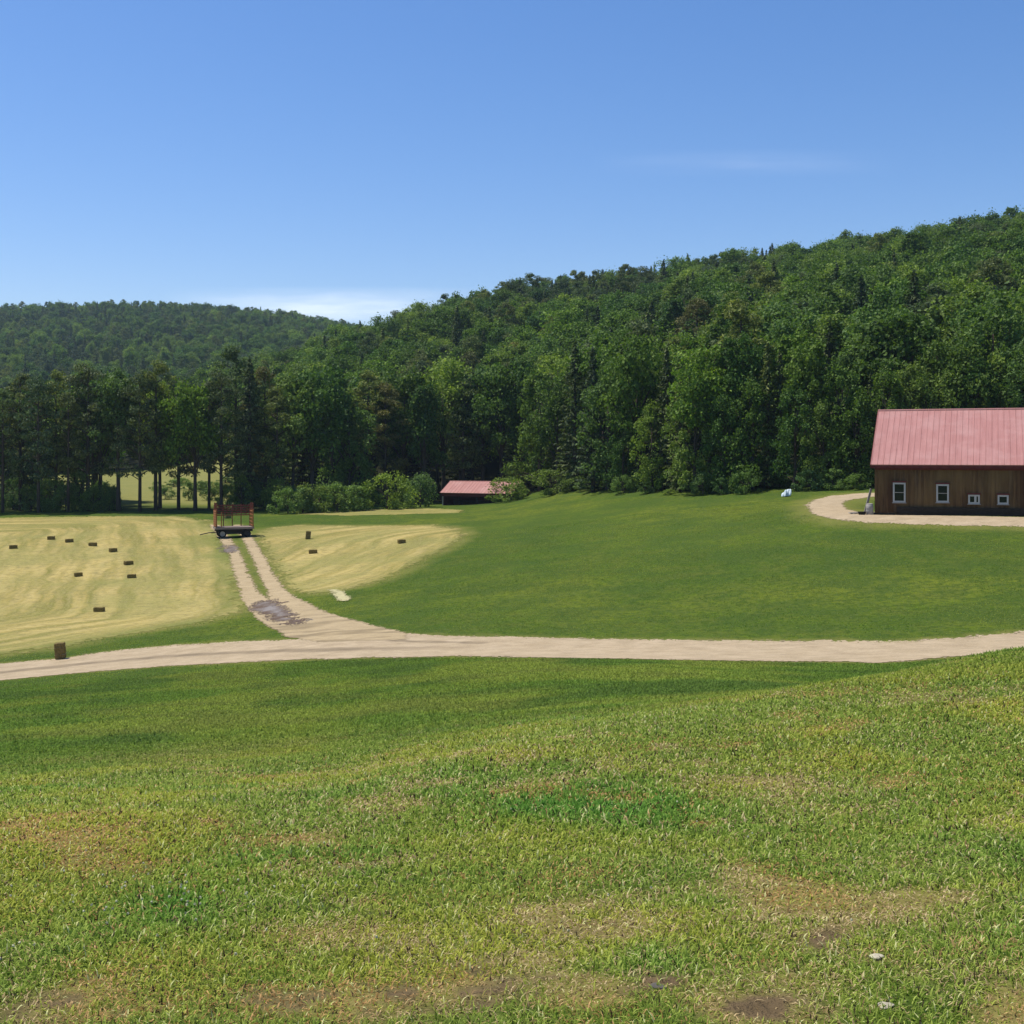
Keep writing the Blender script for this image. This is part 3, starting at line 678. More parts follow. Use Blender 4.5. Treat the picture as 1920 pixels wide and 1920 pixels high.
# drop trees wholly hidden behind nearer ones: keep a tree only if its top can be seen over the running canopy line
order = np.argsort(pts[:, 1]); hz = np.full(400, -9.0); keep = []
hts = np.zeros(len(pts)); kinds = np.empty(len(pts), object)
bigL = fbm(pts[:, 0], pts[:, 1], 60., 101, 3); bigM = fbm(pts[:, 0], pts[:, 1], 26., 111, 3)
for q in order:
    x, y = pts[q]; uu = x / y; XX = uu * F + 960
    rn = random.random()
    con = .36 + .9 * (bigL[q] - .5)
    if 870 < XX < 1480 and y > 280 * K: con += .35
    if XX > 1480: con -= .22
    if y > 500 * K: con += .05
    if rn < con: kd = 'spruce' if random.random() < .62 else 'pine'
    else: kd = 'birch' if bigM[q] > .56 and random.random() < .75 else ('oak' if random.random() < .5 else 'maple')
    if random.random() < .05 and y < 330 * K and XX < 1400: kd = 'larch'
    h = random.uniform(12.5, 18.8) * (1.06 if kd in ('spruce', 'pine') else 1.0)
    if y < 240 * K: h *= 1.08
    kinds[q] = kd; hts[q] = h
    top = (pz[q] + h) / y; i0 = int((uu + .7) / 1.4 * 400); w = max(1, int(2.5 / y / 1.4 * 400))
    sl = slice(max(0, i0 - w), i0 + w + 1)
    if top > hz[sl].min() - .004:
        keep.append(q); hz[sl] = np.maximum(hz[sl], top - .3 * h / y)
keep = np.array(keep)
vis = np.abs(pts[keep, 0] / pts[keep, 1]) < .44
size = hts[keep] / pts[keep, 1] * vis
NIND = 215
rank = np.argsort(-size); ind = set(keep[rank[:NIND]].tolist())
side = lambda XX: ('left of the shed' if XX < 830 else ('between shed and barn' if XX < 1600 else 'above the barn roof'))
for q in sorted(ind):
    x, y = pts[q]; XX = x / y * F + 960
    tree(kinds[q], x, y, hts[q], random.uniform(.9, 1.08), '%s inside the wood behind the front row, %s' % (WORD[kinds[q]], side(XX)), '%ss inside the wood %s' % (WORD[kinds[q]], side(XX)))
rest = np.array([q for q in keep if q not in ind])

def forest(name, ids):
    """one mass of trees: points with a kind index, scale and turn, crowns set on them by geometry nodes"""
    keys = sorted(SRC); keys = [k for k in keys if k[0] not in ('shrub', 'edge')]
    by = {}
    for i, k in enumerate(keys): by.setdefault(k[0], []).append(i)
    P = np.stack([pts[ids, 0], pts[ids, 1], pz[ids]], 1)
    me = bpy.data.meshes.new(name); me.vertices.add(len(P)); me.vertices.foreach_set('co', P.astype(np.float32).ravel())
    kid = np.array([random.choice(by.get(kinds[q], by['oak'])) for q in ids], dtype=np.int32)
    a = me.attributes.new('kid', 'INT', 'POINT'); a.data.foreach_set('value', kid)
    fattr(me, 'sc', [hts[q] / BASEH[kinds[q]] * random.uniform(.92, 1.08) for q in ids]); fattr(me, 'turn', [random.random() * 6.28 for q in ids])
    me.update()
    o = link(name, me)
    g = bpy.data.node_groups.new(name, 'GeometryNodeTree')
    g.interface.new_socket('Geometry', in_out='INPUT', socket_type='NodeSocketGeometry'); g.interface.new_socket('Geometry', in_out='OUTPUT', socket_type='NodeSocketGeometry')
    gi = g.nodes.new('NodeGroupInput'); go = g.nodes.new('NodeGroupOutput')
    iop = g.nodes.new('GeometryNodeInstanceOnPoints'); gti = g.nodes.new('GeometryNodeGeometryToInstance')
    for k in reversed(keys):
        oi = g.nodes.new('GeometryNodeObjectInfo'); oi.transform_space = 'ORIGINAL'; oi.inputs['Object'].default_value = SRC[k]
        g.links.new(oi.outputs['Geometry'], gti.inputs[0])
    g.links.new(gi.outputs[0], iop.inputs['Points']); g.links.new(gti.outputs[0], iop.inputs['Instance'])
    iop.inputs['Pick Instance'].default_value = True
    def na(nm, t):
        n = g.nodes.new('GeometryNodeInputNamedAttribute'); n.data_type = t; n.inputs['Name'].default_value = nm
        return [s for s in n.outputs if s.enabled][0]
    g.links.new(na('kid', 'INT'), iop.inputs['Instance Index'])
    cx = g.nodes.new('ShaderNodeCombineXYZ'); g.links.new(na('turn', 'FLOAT'), cx.inputs[2]); g.links.new(cx.outputs[0], iop.inputs['Rotation'])
    cs = g.nodes.new('ShaderNodeCombineXYZ'); s = na('sc', 'FLOAT')
    for i in range(3): g.links.new(s, cs.inputs[i])
    g.links.new(cs.outputs[0], iop.inputs['Scale'])
    g.links.new(iop.outputs[0], go.inputs[0])
    md = o.modifiers.new('forest', 'NODES'); md.node_group = g
    return o
nearr = rest[(pts[rest, 1] < 485 * K)]; farr = rest[(pts[rest, 1] >= 485 * K)]
tag(forest('hillside_wood', nearr), 'dense mixed wood covering the hillside above the barn and the shed', 'wood', None, 'stuff')
tag(forest('distant_wood', farr), 'distant bluish wooded ridge beyond the hay field at the left', 'wood', None, 'stuff')
print('trees', len(keep), 'individual', len(ind), 'near mass', len(nearr), 'far mass', len(farr))

# ------------------------------------------------------------------ barn
M['barn_board'] = None
def mat_boards():
    m, nt, out = mat('weathered_boards'); n = N(nt)
    isl = n('ShaderNodeNewGeometry').outputs['Random Per Island']
    v = n.pos((1, 1, .10), obj=True); f = n.noise(5.0, 5, .65, v); f2 = n.noise(.35, 3, .5, n.pos((1, 1, .5), obj=True))
    c = n.ramp(isl, [(0, (.085, .042, .018)), (.35, (.13, .070, .030)), (.7, (.175, .100, .042)), (1, (.12, .075, .042))])
    c = n.mix(n.ramp(f, [(.40, 0), (.7, .8)]), c, (.040, .021, .012))
    c = n.mix(n.ramp(f2, [(.45, 0), (.65, .5)]), c, (.225, .145, .058))
    finish(n, out, c, .85, f, .4, .02, .15)
    return m
def mat_roof(name, a, b, worn):
    m, nt, out = mat(name); n = N(nt)
    isl = n('ShaderNodeNewGeometry').outputs['Random Per Island']
    f = n.noise(2.2, 5, .7, n.pos((2.2, .10, .10), obj=True)); g = n.noise(.5, 4, .6, n.pos(obj=True))
    c = n.mix(n.ramp(f, [(.35, 0), (.7, 1)]), a, b)
    c = n.mix(n.ramp(g, [(.45, 0), (.72, .55)]), c, worn)
    c = n.mix(n.math('MULTIPLY', isl, .10), c, (.34, .12, .11))
    finish(n, out, c, .6, f, .08, .02, .25)
    return m
M['boards'] = mat_boards()
M['roof'] = mat_roof('faded_red_metal', (.345, .150, .128), (.455, .212, .182), (.50, .285, .25))
M['red_trim'] = plain('dark_red_trim', (.14, .030, .024), .3, 3, .6, True, (1, 1, 1), .2)
M['white'] = plain('white_paint', (.47, .46, .42), .12, 8, .6)
M['glass'] = None
m, nt, out = mat('window_glass'); k = N(nt)
k.nt.links.new(k('ShaderNodeBsdfPrincipled', i={'Base Color': (.012, .014, .014, 1), 'Roughness': .06, 'Specular IOR Level': .5}).outputs[0], out.inputs[0]); M['glass'] = m
M['stone'] = plain('dark_footing', (.038, .028, .020), .4, 4, .95, True, (1, 1, 2), .6)
M['greywood'] = plain('grey_wood', (.36, .33, .29), .3, 5, .9, True, (1, 1, .2), .4)
M['straw'] = plain('bale_straw', (.20, .150, .05), .45, 22, .95, True, (.35, 1, 1), .9)
M['twine'] = plain('twine', (.30, .26, .18), .2, 20, .9)
M['rust'] = plain('orange_rack_paint', (.32, .125, .045), .5, 5, .75, True, (1, 1, 1), .4)
M['darkrust'] = plain('dark_red_rack_paint', (.17, .055, .035), .35, 5, .75, True, (1, 1, 1), .4)
M['steel'] = plain('dark_steel', (.035, .032, .030), .3, 8, .6, True, (1, 1, 1), .2, .3)
M['rubber'] = plain('black_rubber', (.016, .016, .016), .3, 10, .85)
M['bedwood'] = plain('worn_bed_planks', (.26, .20, .165), .3, 3, .9, True, (.2, 1, 1), .4)

BT = math.radians(21.4); BD = 100.0; BX = px2x(1641, BD); BZ = -5.0
def barn():
    b = empty('barn', (BX, BD, BZ), -BT)
    tag(b, 'long dark brown board barn with a faded red metal roof beside the gravel drive', 'barn')
    L, W, E, OV = 22.0, 13.4, 4.0, .38
    sl = (8.6 - E) / (W / 2 + OV)               # roof pitch as a gradient
    # boarded walls: a core and separate boards with batten shadows
    def boards(seg0, seg1, fixed, axis, htop):
        mb = MB(); s = seg0
        while s < seg1 - .02:
            wdt = min(random.uniform(.19, .30), seg1 - s); t = random.uniform(.024, .05); zt = htop(s + wdt / 2)
            c = (s + wdt / 2, fixed - t / 2 if axis == 'f' else fixed, zt / 2 + .1)
            if axis == 'f': mb.box((s + wdt / 2, -t / 2, zt / 2 + .12), (wdt - .012, t, zt - .24 + random.uniform(-.02, .02)))
            elif axis == 'b': mb.box((s + wdt / 2, W + t / 2, zt / 2 + .12), (wdt - .012, t, zt - .24))
            elif axis == 'l': mb.box((-t / 2, s + wdt / 2, zt / 2 + .12), (t, wdt - .012, zt - .24))
            else: mb.box((L + t / 2, s + wdt / 2, zt / 2 + .12), (t, wdt - .012, zt - .24))
            s += wdt
        return mb
    gable = lambda s: 8.6 - abs(s - W / 2) * sl - .22
    flat = lambda s: E + .10
    core = MB(); core.v = []
    P = [(.01, .01, 0), (L - .01, .01, 0), (L - .01, W - .01, 0), (.01, W - .01, 0), (.01, .01, E + .05), (L - .01, .01, E + .05), (L - .01, W - .01, E + .05), (.01, W - .01, E + .05), (.01, W / 2, 8.25), (L - .01, W / 2, 8.25)]
    core.add(P, [(0, 1, 5, 4), (2, 3, 7, 6), (3, 0, 4, 8, 7), (1, 2, 6, 9, 5)])
    for mb in (boards(0, L, 0, 'f', flat), boards(0, L, 0, 'b', flat), boards(0, W, 0, 'l', gable), boards(0, W, 0, 'r', gable)): core.add(mb.v, mb.f)
    core.build('wall', M['boards'], b)
    f = MB(); f.box((L / 2 + .8, -.10, .24), (L - 1.8, .30, .86), bev=.02); f.box((L / 2, W + .06, -.1), (L + .1, .16, .8)); f.box((-.06, W / 2, -.25), (.14, W, .8)); f.box((.75, -.04, -.22), (1.6, .12, .7)); f.box((L + .06, W / 2, -.1), (.14, W, .8))
    f.build('foundation', M['stone'], b)
    # roof: two pitches with raised seams
    r = MB(); th = .10; oh = .32
    ang = math.atan(sl); sr = (W / 2 + OV) / math.cos(ang)
    for sgn in (-1, 1):
        ym = W / 2 + sgn * (W / 2 + OV) / 2; zm = (E + 8.6) / 2
        rx = -sgn * ang
        r.box((L / 2, ym, zm + .05), (L + 2 * oh, sr, th), rx=rx)
        x = -oh + .05
        while x < L + oh:
            nrm = (0, sgn * math.sin(ang), math.cos(ang))
            r.box((x, ym + nrm[1] * .068, zm + .05 + nrm[2] * .068), (.022, sr - .02, .022), rx=rx); x += .456
    rf = r.build('roof', M['roof'], b)
    c = MB(); c.tube([(-oh - .02, W / 2, 8.68), (L + oh + .02, W / 2, 8.68)], .11, 8); c.build('ridge_cap', M['roof'], rf)
    t = MB(); t.box((L / 2, -OV + .03, E - .10), (L + 2 * oh, .05, .22)); t.box((L / 2, W + OV - .03, E - .10), (L + 2 * oh, .05, .22)); t.build('fascia', M['red_trim'], rf)
    t = MB(); t.box((L / 2, -.07, E - .17), (L, .04, .34)); t.build('frieze_board', M['red_trim'], b)
    for sgn in (-1, 1):
        t = MB(); ym = W / 2 + sgn * (W / 2 + OV) / 2
        t.box((-oh - .022, ym, (E + 8.6) / 2 - .03), (.04, sr, .26), rx=-sgn * ang); t.build('rake_board', M['red_trim'], rf)
    cb = MB(); cb.box((.07, -.065, E / 2 - .1), (.16, .03, E - .3)); cb.build('corner_board', M['boards'], b)
    # windows
    def window(s, w, z0, z1, two=False):
        p = MB(); p.box((s, -.075, (z0 + z1) / 2), (w - .16, .03, z1 - z0 - .16)); pane = p.build('window', M['glass'], b)
        fr = MB(); fw = .13
        fr.box((s - w / 2 + fw / 2, -.085, (z0 + z1) / 2), (fw, .09, z1 - z0)); fr.box((s + w / 2 - fw / 2, -.085, (z0 + z1) / 2), (fw, .09, z1 - z0))
        fr.box((s, -.085, z0 + fw / 2), (w - 2 * fw, .088, fw)); fr.box((s, -.085, z1 - fw / 2), (w - 2 * fw, .088, fw))
        fr.build('frame', M['white'], pane)
        mu = MB()
        if two: mu.box((s + .10, -.10, (z0 + z1) / 2), (.16, .04, z1 - z0 - 2 * fw)); mu.build('mullion', M['white'], pane)
        elif z1 - z0 > 1.2: mu.box((s, -.098, (z0 + z1) / 2), (w - 2 * fw, .03, .05)); mu.build('sash_bar', M['greywood'], pane)
        si = MB(); si.box((s, -.12, z0 - .035), (w + .12, .15, .06)); si.build('sill', M['greywood'], pane)
        hd = MB(); hd.box((s, -.10, z1 + .07), (w + .16, .12, .10)); hd.build('drip_cap', M['red_trim'], pane)
    window(1.88, .98, 1.03, 2.63); window(5.19, .95, 1.08, 2.53); window(7.54, .86, 1.0, 1.72, True); window(9.68, .80, 1.0, 1.72); window(13.2, .80, 1.0, 1.72); window(16.5, .95, 1.08, 2.53)
barn()
def near(lx, ly, z=None):
    """barn-corner coordinates to world"""
    x = BX + lx * math.cos(BT) + ly * math.sin(BT); y = BD - lx * math.sin(BT) + ly * math.cos(BT)
    return (x, y, tz(x, y))
def clutter():
    x, y, z = near(-.45, .5)
    mb = MB(); mb.box((.22, 0, 1.05), (.20, .05, 2.3), ry=math.radians(16), bev=.008)
    o = mb.build('leaning_board', M['greywood']); o.location = (x - .4, y, z - .05); o.rotation_euler = (0, 0, .2)
    tag(o, 'pale grey board leaning against the left corner of the barn', 'board')
    # pale barrel
    x, y, z = near(-.42, -.15)
    mb = MB(); pr = [(.24, 0), (.27, .06), (.29, .3), (.30, .42), (.285, .45), (.30, .48), (.29, .62), (.27, .86), (.23, .9)]
    mb.tube([(0, 0, h) for r, h in pr], [r for r, h in pr], 16)
    e = empty('barrel', (x, y, z - .03)); mb.build('body', M['greywood'], e, True)
    l = MB(); l.tube([(0, 0, .90), (0, 0, .93), (0, 0, .95)], [.25, .25, .20], 16); l.build('lid', M['greywood'], e)
    tag(e, 'pale barrel standing at the left corner of the barn', 'barrel')
    # black tub
    x, y, z = near(-1.0, -.5)
    mb = MB(); mb.tube([(0, 0, 0), (0, 0, .02), (0, 0, .24), (0, 0, .26), (0, 0, .25), (0, 0, .05)], [.24, .26, .32, .35, .30, .24], 18, cap=True)
    o = mb.build('feed_tub', M['rubber'], None, True); o.location = (x, y, z); tag(o, 'low black tub on the gravel left of the barn corner', 'tub')
    for i, (lx, ly, rz, lab) in enumerate([(-1.3, .9, .5, 'weathered grey plank lying at the barn corner, the one nearer the drive bend'), (-.95, 1.2, .25, 'weathered grey plank lying close to the barn end wall')]):
        x, y, z = near(lx, ly)
        mb = MB(); mb.box((0, 0, .09), (2.0, .24, .08), bev=.01); mb.box((-.7, 0, .025), (.12, .5, .05)); mb.box((.7, 0, .025), (.12, .5, .05))
        o = mb.build('plank', M['greywood']); o.location = (x, y, z); o.rotation_euler = (0, 0, rz - .2); tag(o, lab, 'plank', 'planks by the barn corner')
clutter()
# ------------------------------------------------------------------ open shed
def shed():
    D = 193.0; x = px2x(829, D); TH_ = math.radians(26)
    e = empty('shed', (x, D, -8.2), -TH_)
    tag(e, 'low open fronted shed with a pale red roof in front of the dark wood', 'shed')
    L, W, E = 12.2, 6.0, 1.95; sl = 1.75 / (W / 2 + .3); ang = math.atan(sl); sr = (W / 2 + .3) / math.cos(ang); zr = E + 1.75
    r = MB()
    for sgn in (-1, 1):
        ym = W / 2 + sgn * (W / 2 + .3) / 2; zm = (E + zr) / 2 + .04
        r.box((L / 2, ym, zm), (L + .5, sr, .08), rx=-sgn * ang)
        q = -.2
        while q < L + .25: r.box((q, ym + sgn * math.sin(ang) * .055, zm + math.cos(ang) * .055), (.05, sr - .02, .03), rx=-sgn * ang); q += .6
    rf = r.build('roof', M['roof'], e)
    c = MB(); c.tube([(-.27, W / 2, zr + .06), (L + .27, W / 2, zr + .06)], .08, 8); c.build('ridge_cap', M['roof'], rf)
    w = MB(); w.box((L / 2, W - .06, E / 2 - .2), (L, .1, E + .4))
    for sx in (.06, L - .06):
        w.box((sx, W / 2, E / 2 - .2), (.1, W - .24, E + .4))
        w.add([(sx - .05, .1, E), (sx - .05, W - .1, E), (sx - .05, W / 2, zr - .08), (sx + .05, .1, E), (sx + .05, W - .1, E), (sx + .05, W / 2, zr - .08)], [(0, 1, 2), (5, 4, 3), (0, 2, 5, 3), (1, 4, 5, 2)])
    w.build('wall', M['red_trim'], e)
    h = MB(); h.box((L / 2, .05, E - .26), (L, .09, .50)); h.build('header_board', M['red_trim'], e)
    for i in range(5):
        p = MB(); p.box((.1 + i * (L - .2) / 4, .06, E / 2 - .45), (.16, .16, E - .1)); p.build('post', M['stone'] if i else M['greywood'], e)
    bm_ = MB(); bm_.box((L / 2 + .5, 1.6, .35), (L - 1.2, .08, .9)); bm_.build('feed_rail', M['stone'], e)
shed()
# ------------------------------------------------------------------ hay wagon
def wagon():
    x, y, z = at(438, 1007)
    e = empty('hay_wagon', (x, y, z), math.radians(20))
    tag(e, 'empty orange racked hay wagon parked on the dirt track at the field edge', 'wagon')
    e.scale = (1.08, 1.08, 1.08)
    L, W, B = 3.85, 2.25, 1.05
    b = MB(); nb = 9
    for i in range(nb):
        b.box((0, -W / 2 + (i + .5) * W / nb, B), (L, W / nb - .012, .06))
    b.build('bed', M['bedwood'], e)
    s = MB(); s.box((0, -W / 2 - .03, B - .06), (L + .06, .06, .22)); s.box((0, W / 2 + .03, B - .06), (L + .06, .06, .22)); s.box((-L / 2 - .035, 0, B - .06), (.06, W, .2)); s.box((L / 2 + .035, 0, B - .06), (.06, W, .2)); s.build('side_beam', M['bedwood'], e)
    c = MB(); c.box((0, -.62, B - .26), (L - .1, .12, .34)); c.box((0, .62, B - .26), (L - .1, .12, .34)); c.box((.2, 0, .5), (L - 1.2, 1.3, .3))  # last box is a dark block standing in for shade under the bed
    for q in (-1.3, -.45, .45, 1.3): c.box((q, 0, B - .15), (.1, W - .1, .12))
    c.box((0, 0, .55), (2.9, .12, .14)); c.box((-1.25, 0, .78), (.14, .9, .3)); c.box((1.25, 0, .78), (.14, .9, .3))
    c.build('chassis_and_shade_box', M['steel'], e)
    for q in (-1.25, 1.25):
        a = MB(); a.tube([(q, -.9, .40), (q, .9, .40)], .05, 8); a.build('axle', M['steel'], e)
        for sy in (-1, 1):
            yy = sy * .88
            t = MB(); n = 22; prof = [(.27, -.10), (.36, -.115), (.405, -.075), (.405, .075), (.36, .115), (.27, .10)]
            vs = []; fs = []
            for k in range(n):
                g = 6.2832 * k / n
                for rr_, w_ in prof: vs.append((q + math.cos(g) * rr_, yy + w_, .405 + math.sin(g) * rr_))
            m_ = len(prof)
            for k in range(n):
                for j in range(m_):
                    fs.append((k * m_ + j, k * m_ + (j + 1) % m_, ((k + 1) % n) * m_ + (j + 1) % m_, ((k + 1) % n) * m_ + j))
            t.add(vs, fs); wh = t.build('wheel', M['rubber'], e, True)
            rm = MB(); rm.tube([(q, yy - .07, .405), (q, yy - .03, .405), (q, yy + .03, .405), (q, yy + .07, .405)], [.275, .10, .10, .275], 16); rm.build('rim', M['greywood'] if q < 0 else M['steel'], wh)
    to = MB(); to.tube([(-L / 2 + .3, 0, .55), (-L / 2 - .6, .05, .5), (-L / 2 - 1.5, .1, .30)], .05, 8); to.build('drawbar', M['steel'], e)
    def rack(name, p0, p1, h, npost, nslat, m, sh=.13):
        mb = MB(); p0 = np.array(p0, float); p1 = np.array(p1, float); a = math.atan2(p1[1] - p0[1], p1[0] - p0[0]); ln = np.hypot(*(p1 - p0))
        for i in range(npost):
            p = p0 + (p1 - p0) * i / (npost - 1); mb.box((p[0], p[1], B + h / 2), (.11, .09, h + .3), rz=a)
        off = np.array([-math.sin(a), math.cos(a)]) * .065
        for j in range(nslat):
            zz = B + .22 + (h - .3) * j / (nslat - 1); p = (p0 + p1) / 2 + off
            mb.box((p[0], p[1], zz), (ln + .1, .035, sh), rz=a, ry=random.uniform(-.01, .01))
        p = (p0 + p1) / 2 - off; mb.box((p[0], p[1], B + h / 2), (math.hypot(ln, h * .8), .03, .09), rz=a, ry=-math.atan2(h * .8, ln))
        mb.build(name, m, e)
    rack('end_rack', (-L / 2 + .06, -W / 2 + .06), (-L / 2 + .06, W / 2 - .06), 1.75, 4, 7, M['rust'], .17)
    for ex in (-L / 2 + .06, L / 2 - .06):
        u_ = MB()
        for q in (-.8, -.3, .3, .8): u_.box((ex, q, B + 2.15), (.07, .08, .8))
        for zz in (1.95, 2.2, 2.45): u_.box((ex + .06, 0, B + zz), (.03, W - .3, .10))
        u_.build('rack_extension', M['darkrust'], e)
    rack('end_rack', (L / 2 - .06, -W / 2 + .06), (L / 2 - .06, W / 2 - .06), 1.75, 3, 5, M['rust'], .10)
    mb = MB()
    for q in np.linspace(-L / 2 + .1, L / 2 - .1, 5): mb.box((q, W / 2 - .02, B + 1.15), (.09, .07, 2.4))
    for zz in (1.3, 1.55, 1.8, 2.05, 2.3): mb.box((0, W / 2 - .075, B + zz - .1), (L, .035, .12))
    for q in np.linspace(-L / 2 + .4, L / 2 - .4, 7): mb.box((q, W / 2 - .10, B + 1.75), (.07, .03, 1.2), ry=.25)
    mb.build('back_rack', M['darkrust'], e)
    mb = MB()
    for q in (-L / 2 + .55, L / 2 - .1): mb.box((q, -W / 2 - .02, B + .75), (.09, .07, 1.7))
    mb.build('front_stake', M['rust'], e)
wagon()
# ------------------------------------------------------------------ bales
def bale_mesh(L, W, H, seed):
    r = np.random.default_rng(seed)
    nx, ny, nz = 14, 8, 7; V = {}; vs = []; fs = []
    def vid(i, j, k):
        if (i, j, k) not in V:
            p = np.array([(i / nx - .5) * L, (j / ny - .5) * W, k / nz * H])
            cx = abs(i / nx - .5) * 2; cy = abs(j / ny - .5) * 2; cz = abs(k / nz - .5) * 2
            e = max(0, cx + cy - 1.75) + max(0, cy + cz - 1.75) + max(0, cx + cz - 1.75)
            p = p * np.array([1 - .1 * e, 1 - .14 * e, 1]) + r.normal(size=3) * .011; 
            if k > 0: p[2] -= .07 * e * H * (1 if k > nz / 2 else -.2)
            # twine pinches
            for tx in (-.2, .2):
                if abs(p[0] - tx * L / .85) < .04 and k in (0, nz): p[2] -= .012 if k else 0
            V[(i, j, k)] = len(vs); vs.append(tuple(p))
        return V[(i, j, k)]
    for i in range(nx):
        for j in range(ny):
            fs.append((vid(i, j + 1, 0), vid(i + 1, j + 1, 0), vid(i + 1, j, 0), vid(i, j, 0))); fs.append((vid(i, j, nz), vid(i + 1, j, nz), vid(i + 1, j + 1, nz), vid(i, j + 1, nz)))
    for i in range(nx):
        for k in range(nz):
            fs.append((vid(i, 0, k), vid(i + 1, 0, k), vid(i + 1, 0, k + 1), vid(i, 0, k + 1))); fs.append((vid(i + 1, ny, k), vid(i, ny, k), vid(i, ny, k + 1), vid(i + 1, ny, k + 1)))
    for j in range(ny):
        for k in range(nz):
            fs.append((vid(0, j + 1, k), vid(0, j, k), vid(0, j, k + 1), vid(0, j + 1, k + 1))); fs.append((vid(nx, j, k), vid(nx, j + 1, k), vid(nx, j + 1, k + 1), vid(nx, j, k + 1)))
    # loose stalks sticking out
    for _ in range(160):
        face = r.integers(0, 5); a, b_ = r.uniform(-.48, .48, 2); 
        p = [np.array([a * L, -W / 2, (b_ + .5) * H]), np.array([a * L, W / 2, (b_ + .5) * H]), np.array([-L / 2, a * W, (b_ + .5) * H]), np.array([L / 2, a * W, (b_ + .5) * H]), np.array([a * L, b_ * W, H * .99])][face]
        d = r.normal(size=3); d /= np.linalg.norm(d); s = np.cross(d, [0, 0, 1.]); s = s / (np.linalg.norm(s) + 1e-6) * .005; q = p + d * r.uniform(.03, .09)
        b0 = len(vs); vs += [tuple(p - d * .02 - s), tuple(p - d * .02 + s), tuple(q)]; fs.append((b0, b0 + 1, b0 + 2))
    me = bpy.data.meshes.new('hay_bale'); me.from_pydata(vs, [], fs); me.update(); me.materials.append(M['straw'])
    return me
BM = [bale_mesh(.88, .48, .40, 1), bale_mesh(.84, .47, .41, 2), bale_mesh(.92, .49, .39, 3)]
BALES = [(25, 1029, 25, 'small square hay bale by the left frame edge in the mown field'), (96, 1012, 8, 'hay bale farthest left of the arc of four in the mown field'), (130, 1017, 30, 'hay bale second from the left in the arc of four'), (174, 1024, -12, 'long side on hay bale third from the left in the arc of four'),
         (212, 1035, 50, 'hay bale at the right end of the arc of four'), (241, 1059, 40, 'hay bale just above another one near the middle of the left field'), (247, 1084, 4, 'hay bale just below another one near the middle of the left field'), (147, 1081, 35, 'hay bale alone in the middle of the left field'),
         (186, 1147, -8, 'lowest lying hay bale of the left field, above the grass verge'), (587, 1038, 5, 'hay bale lying flat in the right field below the upright one'), (753, 1019, 30, 'hay bale lying alone near the tip of the right field'), (427, 972, 40, 'hay bale seen behind the wagon rack')]
for i, (X, Y, rz, lab) in enumerate(BALES):
    x, y, z = at(X, Y); o = link('hay_bale', BM[i % 3]); o.location = (x, y, z + .02); o.rotation_euler = (random.uniform(-.03, .03), random.uniform(-.03, .03), math.radians(rz)); s_ = .92 if Y < 1060 else .82; o.scale = (s_, s_, s_)
    tag(o, lab, 'hay bale', 'hay bales in the mown field')
for X, Y, s_, lab, lean in [(578, 1011, 1.0, 'hay bale standing on end in the right field', .10), (113, 1236, 1.0, 'large hay bale standing on end on the verge by the gravel road', -.09)]:
    x, y, z = at(X, Y); e = empty('hay_bale', (x, y, z + .02), .15)
    b = link('bale', BM[0], None, e); b.rotation_euler = (0, math.radians(90) + lean, 0); b.scale = (s_, 1.15, 1.3); b.location = (-.26, 0, .44)
    for tw in (-.2, .2):
        t = MB(); p = []
        for a, c in ((-.255, -.01), (.255, -.01), (.255, .41), (-.255, .41), (-.255, -.01)): p.append((tw, a, c))
        t.tube(p, .007, 5); q = t.build('twine', M['twine'], b)
    tag(e, lab, 'hay bale', 'hay bales in the mown field')
# loose hay, stones, tarp, clover
def wisp():
    o, me, x, y = sheet('loose_hay', gpoly([(618, 1107), (632, 1106), (646, 1117), (660, 1121), (650, 1128), (636, 1128), (626, 1118)], 3), .07, .35, plain('pale_loose_hay', (.42, .375, .19), .22, 3, .95), .05)
    co = np.zeros(len(x) * 3, np.float32); me.vertices.foreach_get('co', co); co = co.reshape(-1, 3)
    co[:, 2] += (.5 * fbm(x, y, .35, 201, 3) + .05) * .35 * np.clip(me_edge(x, y), 0, 1); me.vertices.foreach_set('co', co.ravel()); me.update()
    del o['kind']; tag(o, 'pale swath of loose hay on the green just right of the track', 'loose hay')
def me_edge(x, y): return dist_line(x, y, gpoly([(618, 1107), (632, 1106), (646, 1117), (660, 1121), (650, 1128), (636, 1128), (626, 1118)], 3), True)
wisp()
def stone(X, Y, s, lab, col):
    import bmesh
    x, y, z = at(X, Y, 1.2); bm = bmesh.new(); bmesh.ops.create_icosphere(bm, subdivisions=3, radius=1)
    for v in bm.verts:
        p = v.co; f = 1 + .22 * math.sin(3.1 * p.x + 1.7 * p.y) + .16 * math.sin(4.3 * p.z + 2 * p.y) + random.uniform(-.03, .03); v.co = (p.x * f * s * 1.25, p.y * f * s, p.z * f * s * .62)
    me = bpy.data.meshes.new('stone'); bm.to_mesh(me); bm.free(); o = link('stone', me, plain('pale_stone', col, .3, 30, .9)); o.location = (x, y, z + s * .12); o.rotation_euler = (.1, .2, random.random() * 3)
    tag(o, lab, 'stone', 'stones in the near turf')
stone(1645, 1798, .020, 'cream coloured stone in the bare patch of turf at the lower right', (.46, .41, .29)); stone(1662, 1888, .017, 'small pale stone close to the bottom edge, below the cream one', (.40, .35, .25)); stone(1232, 1855, .020, 'dark grey stone in the bare soil at the bottom right of centre', (.10, .09, .075))
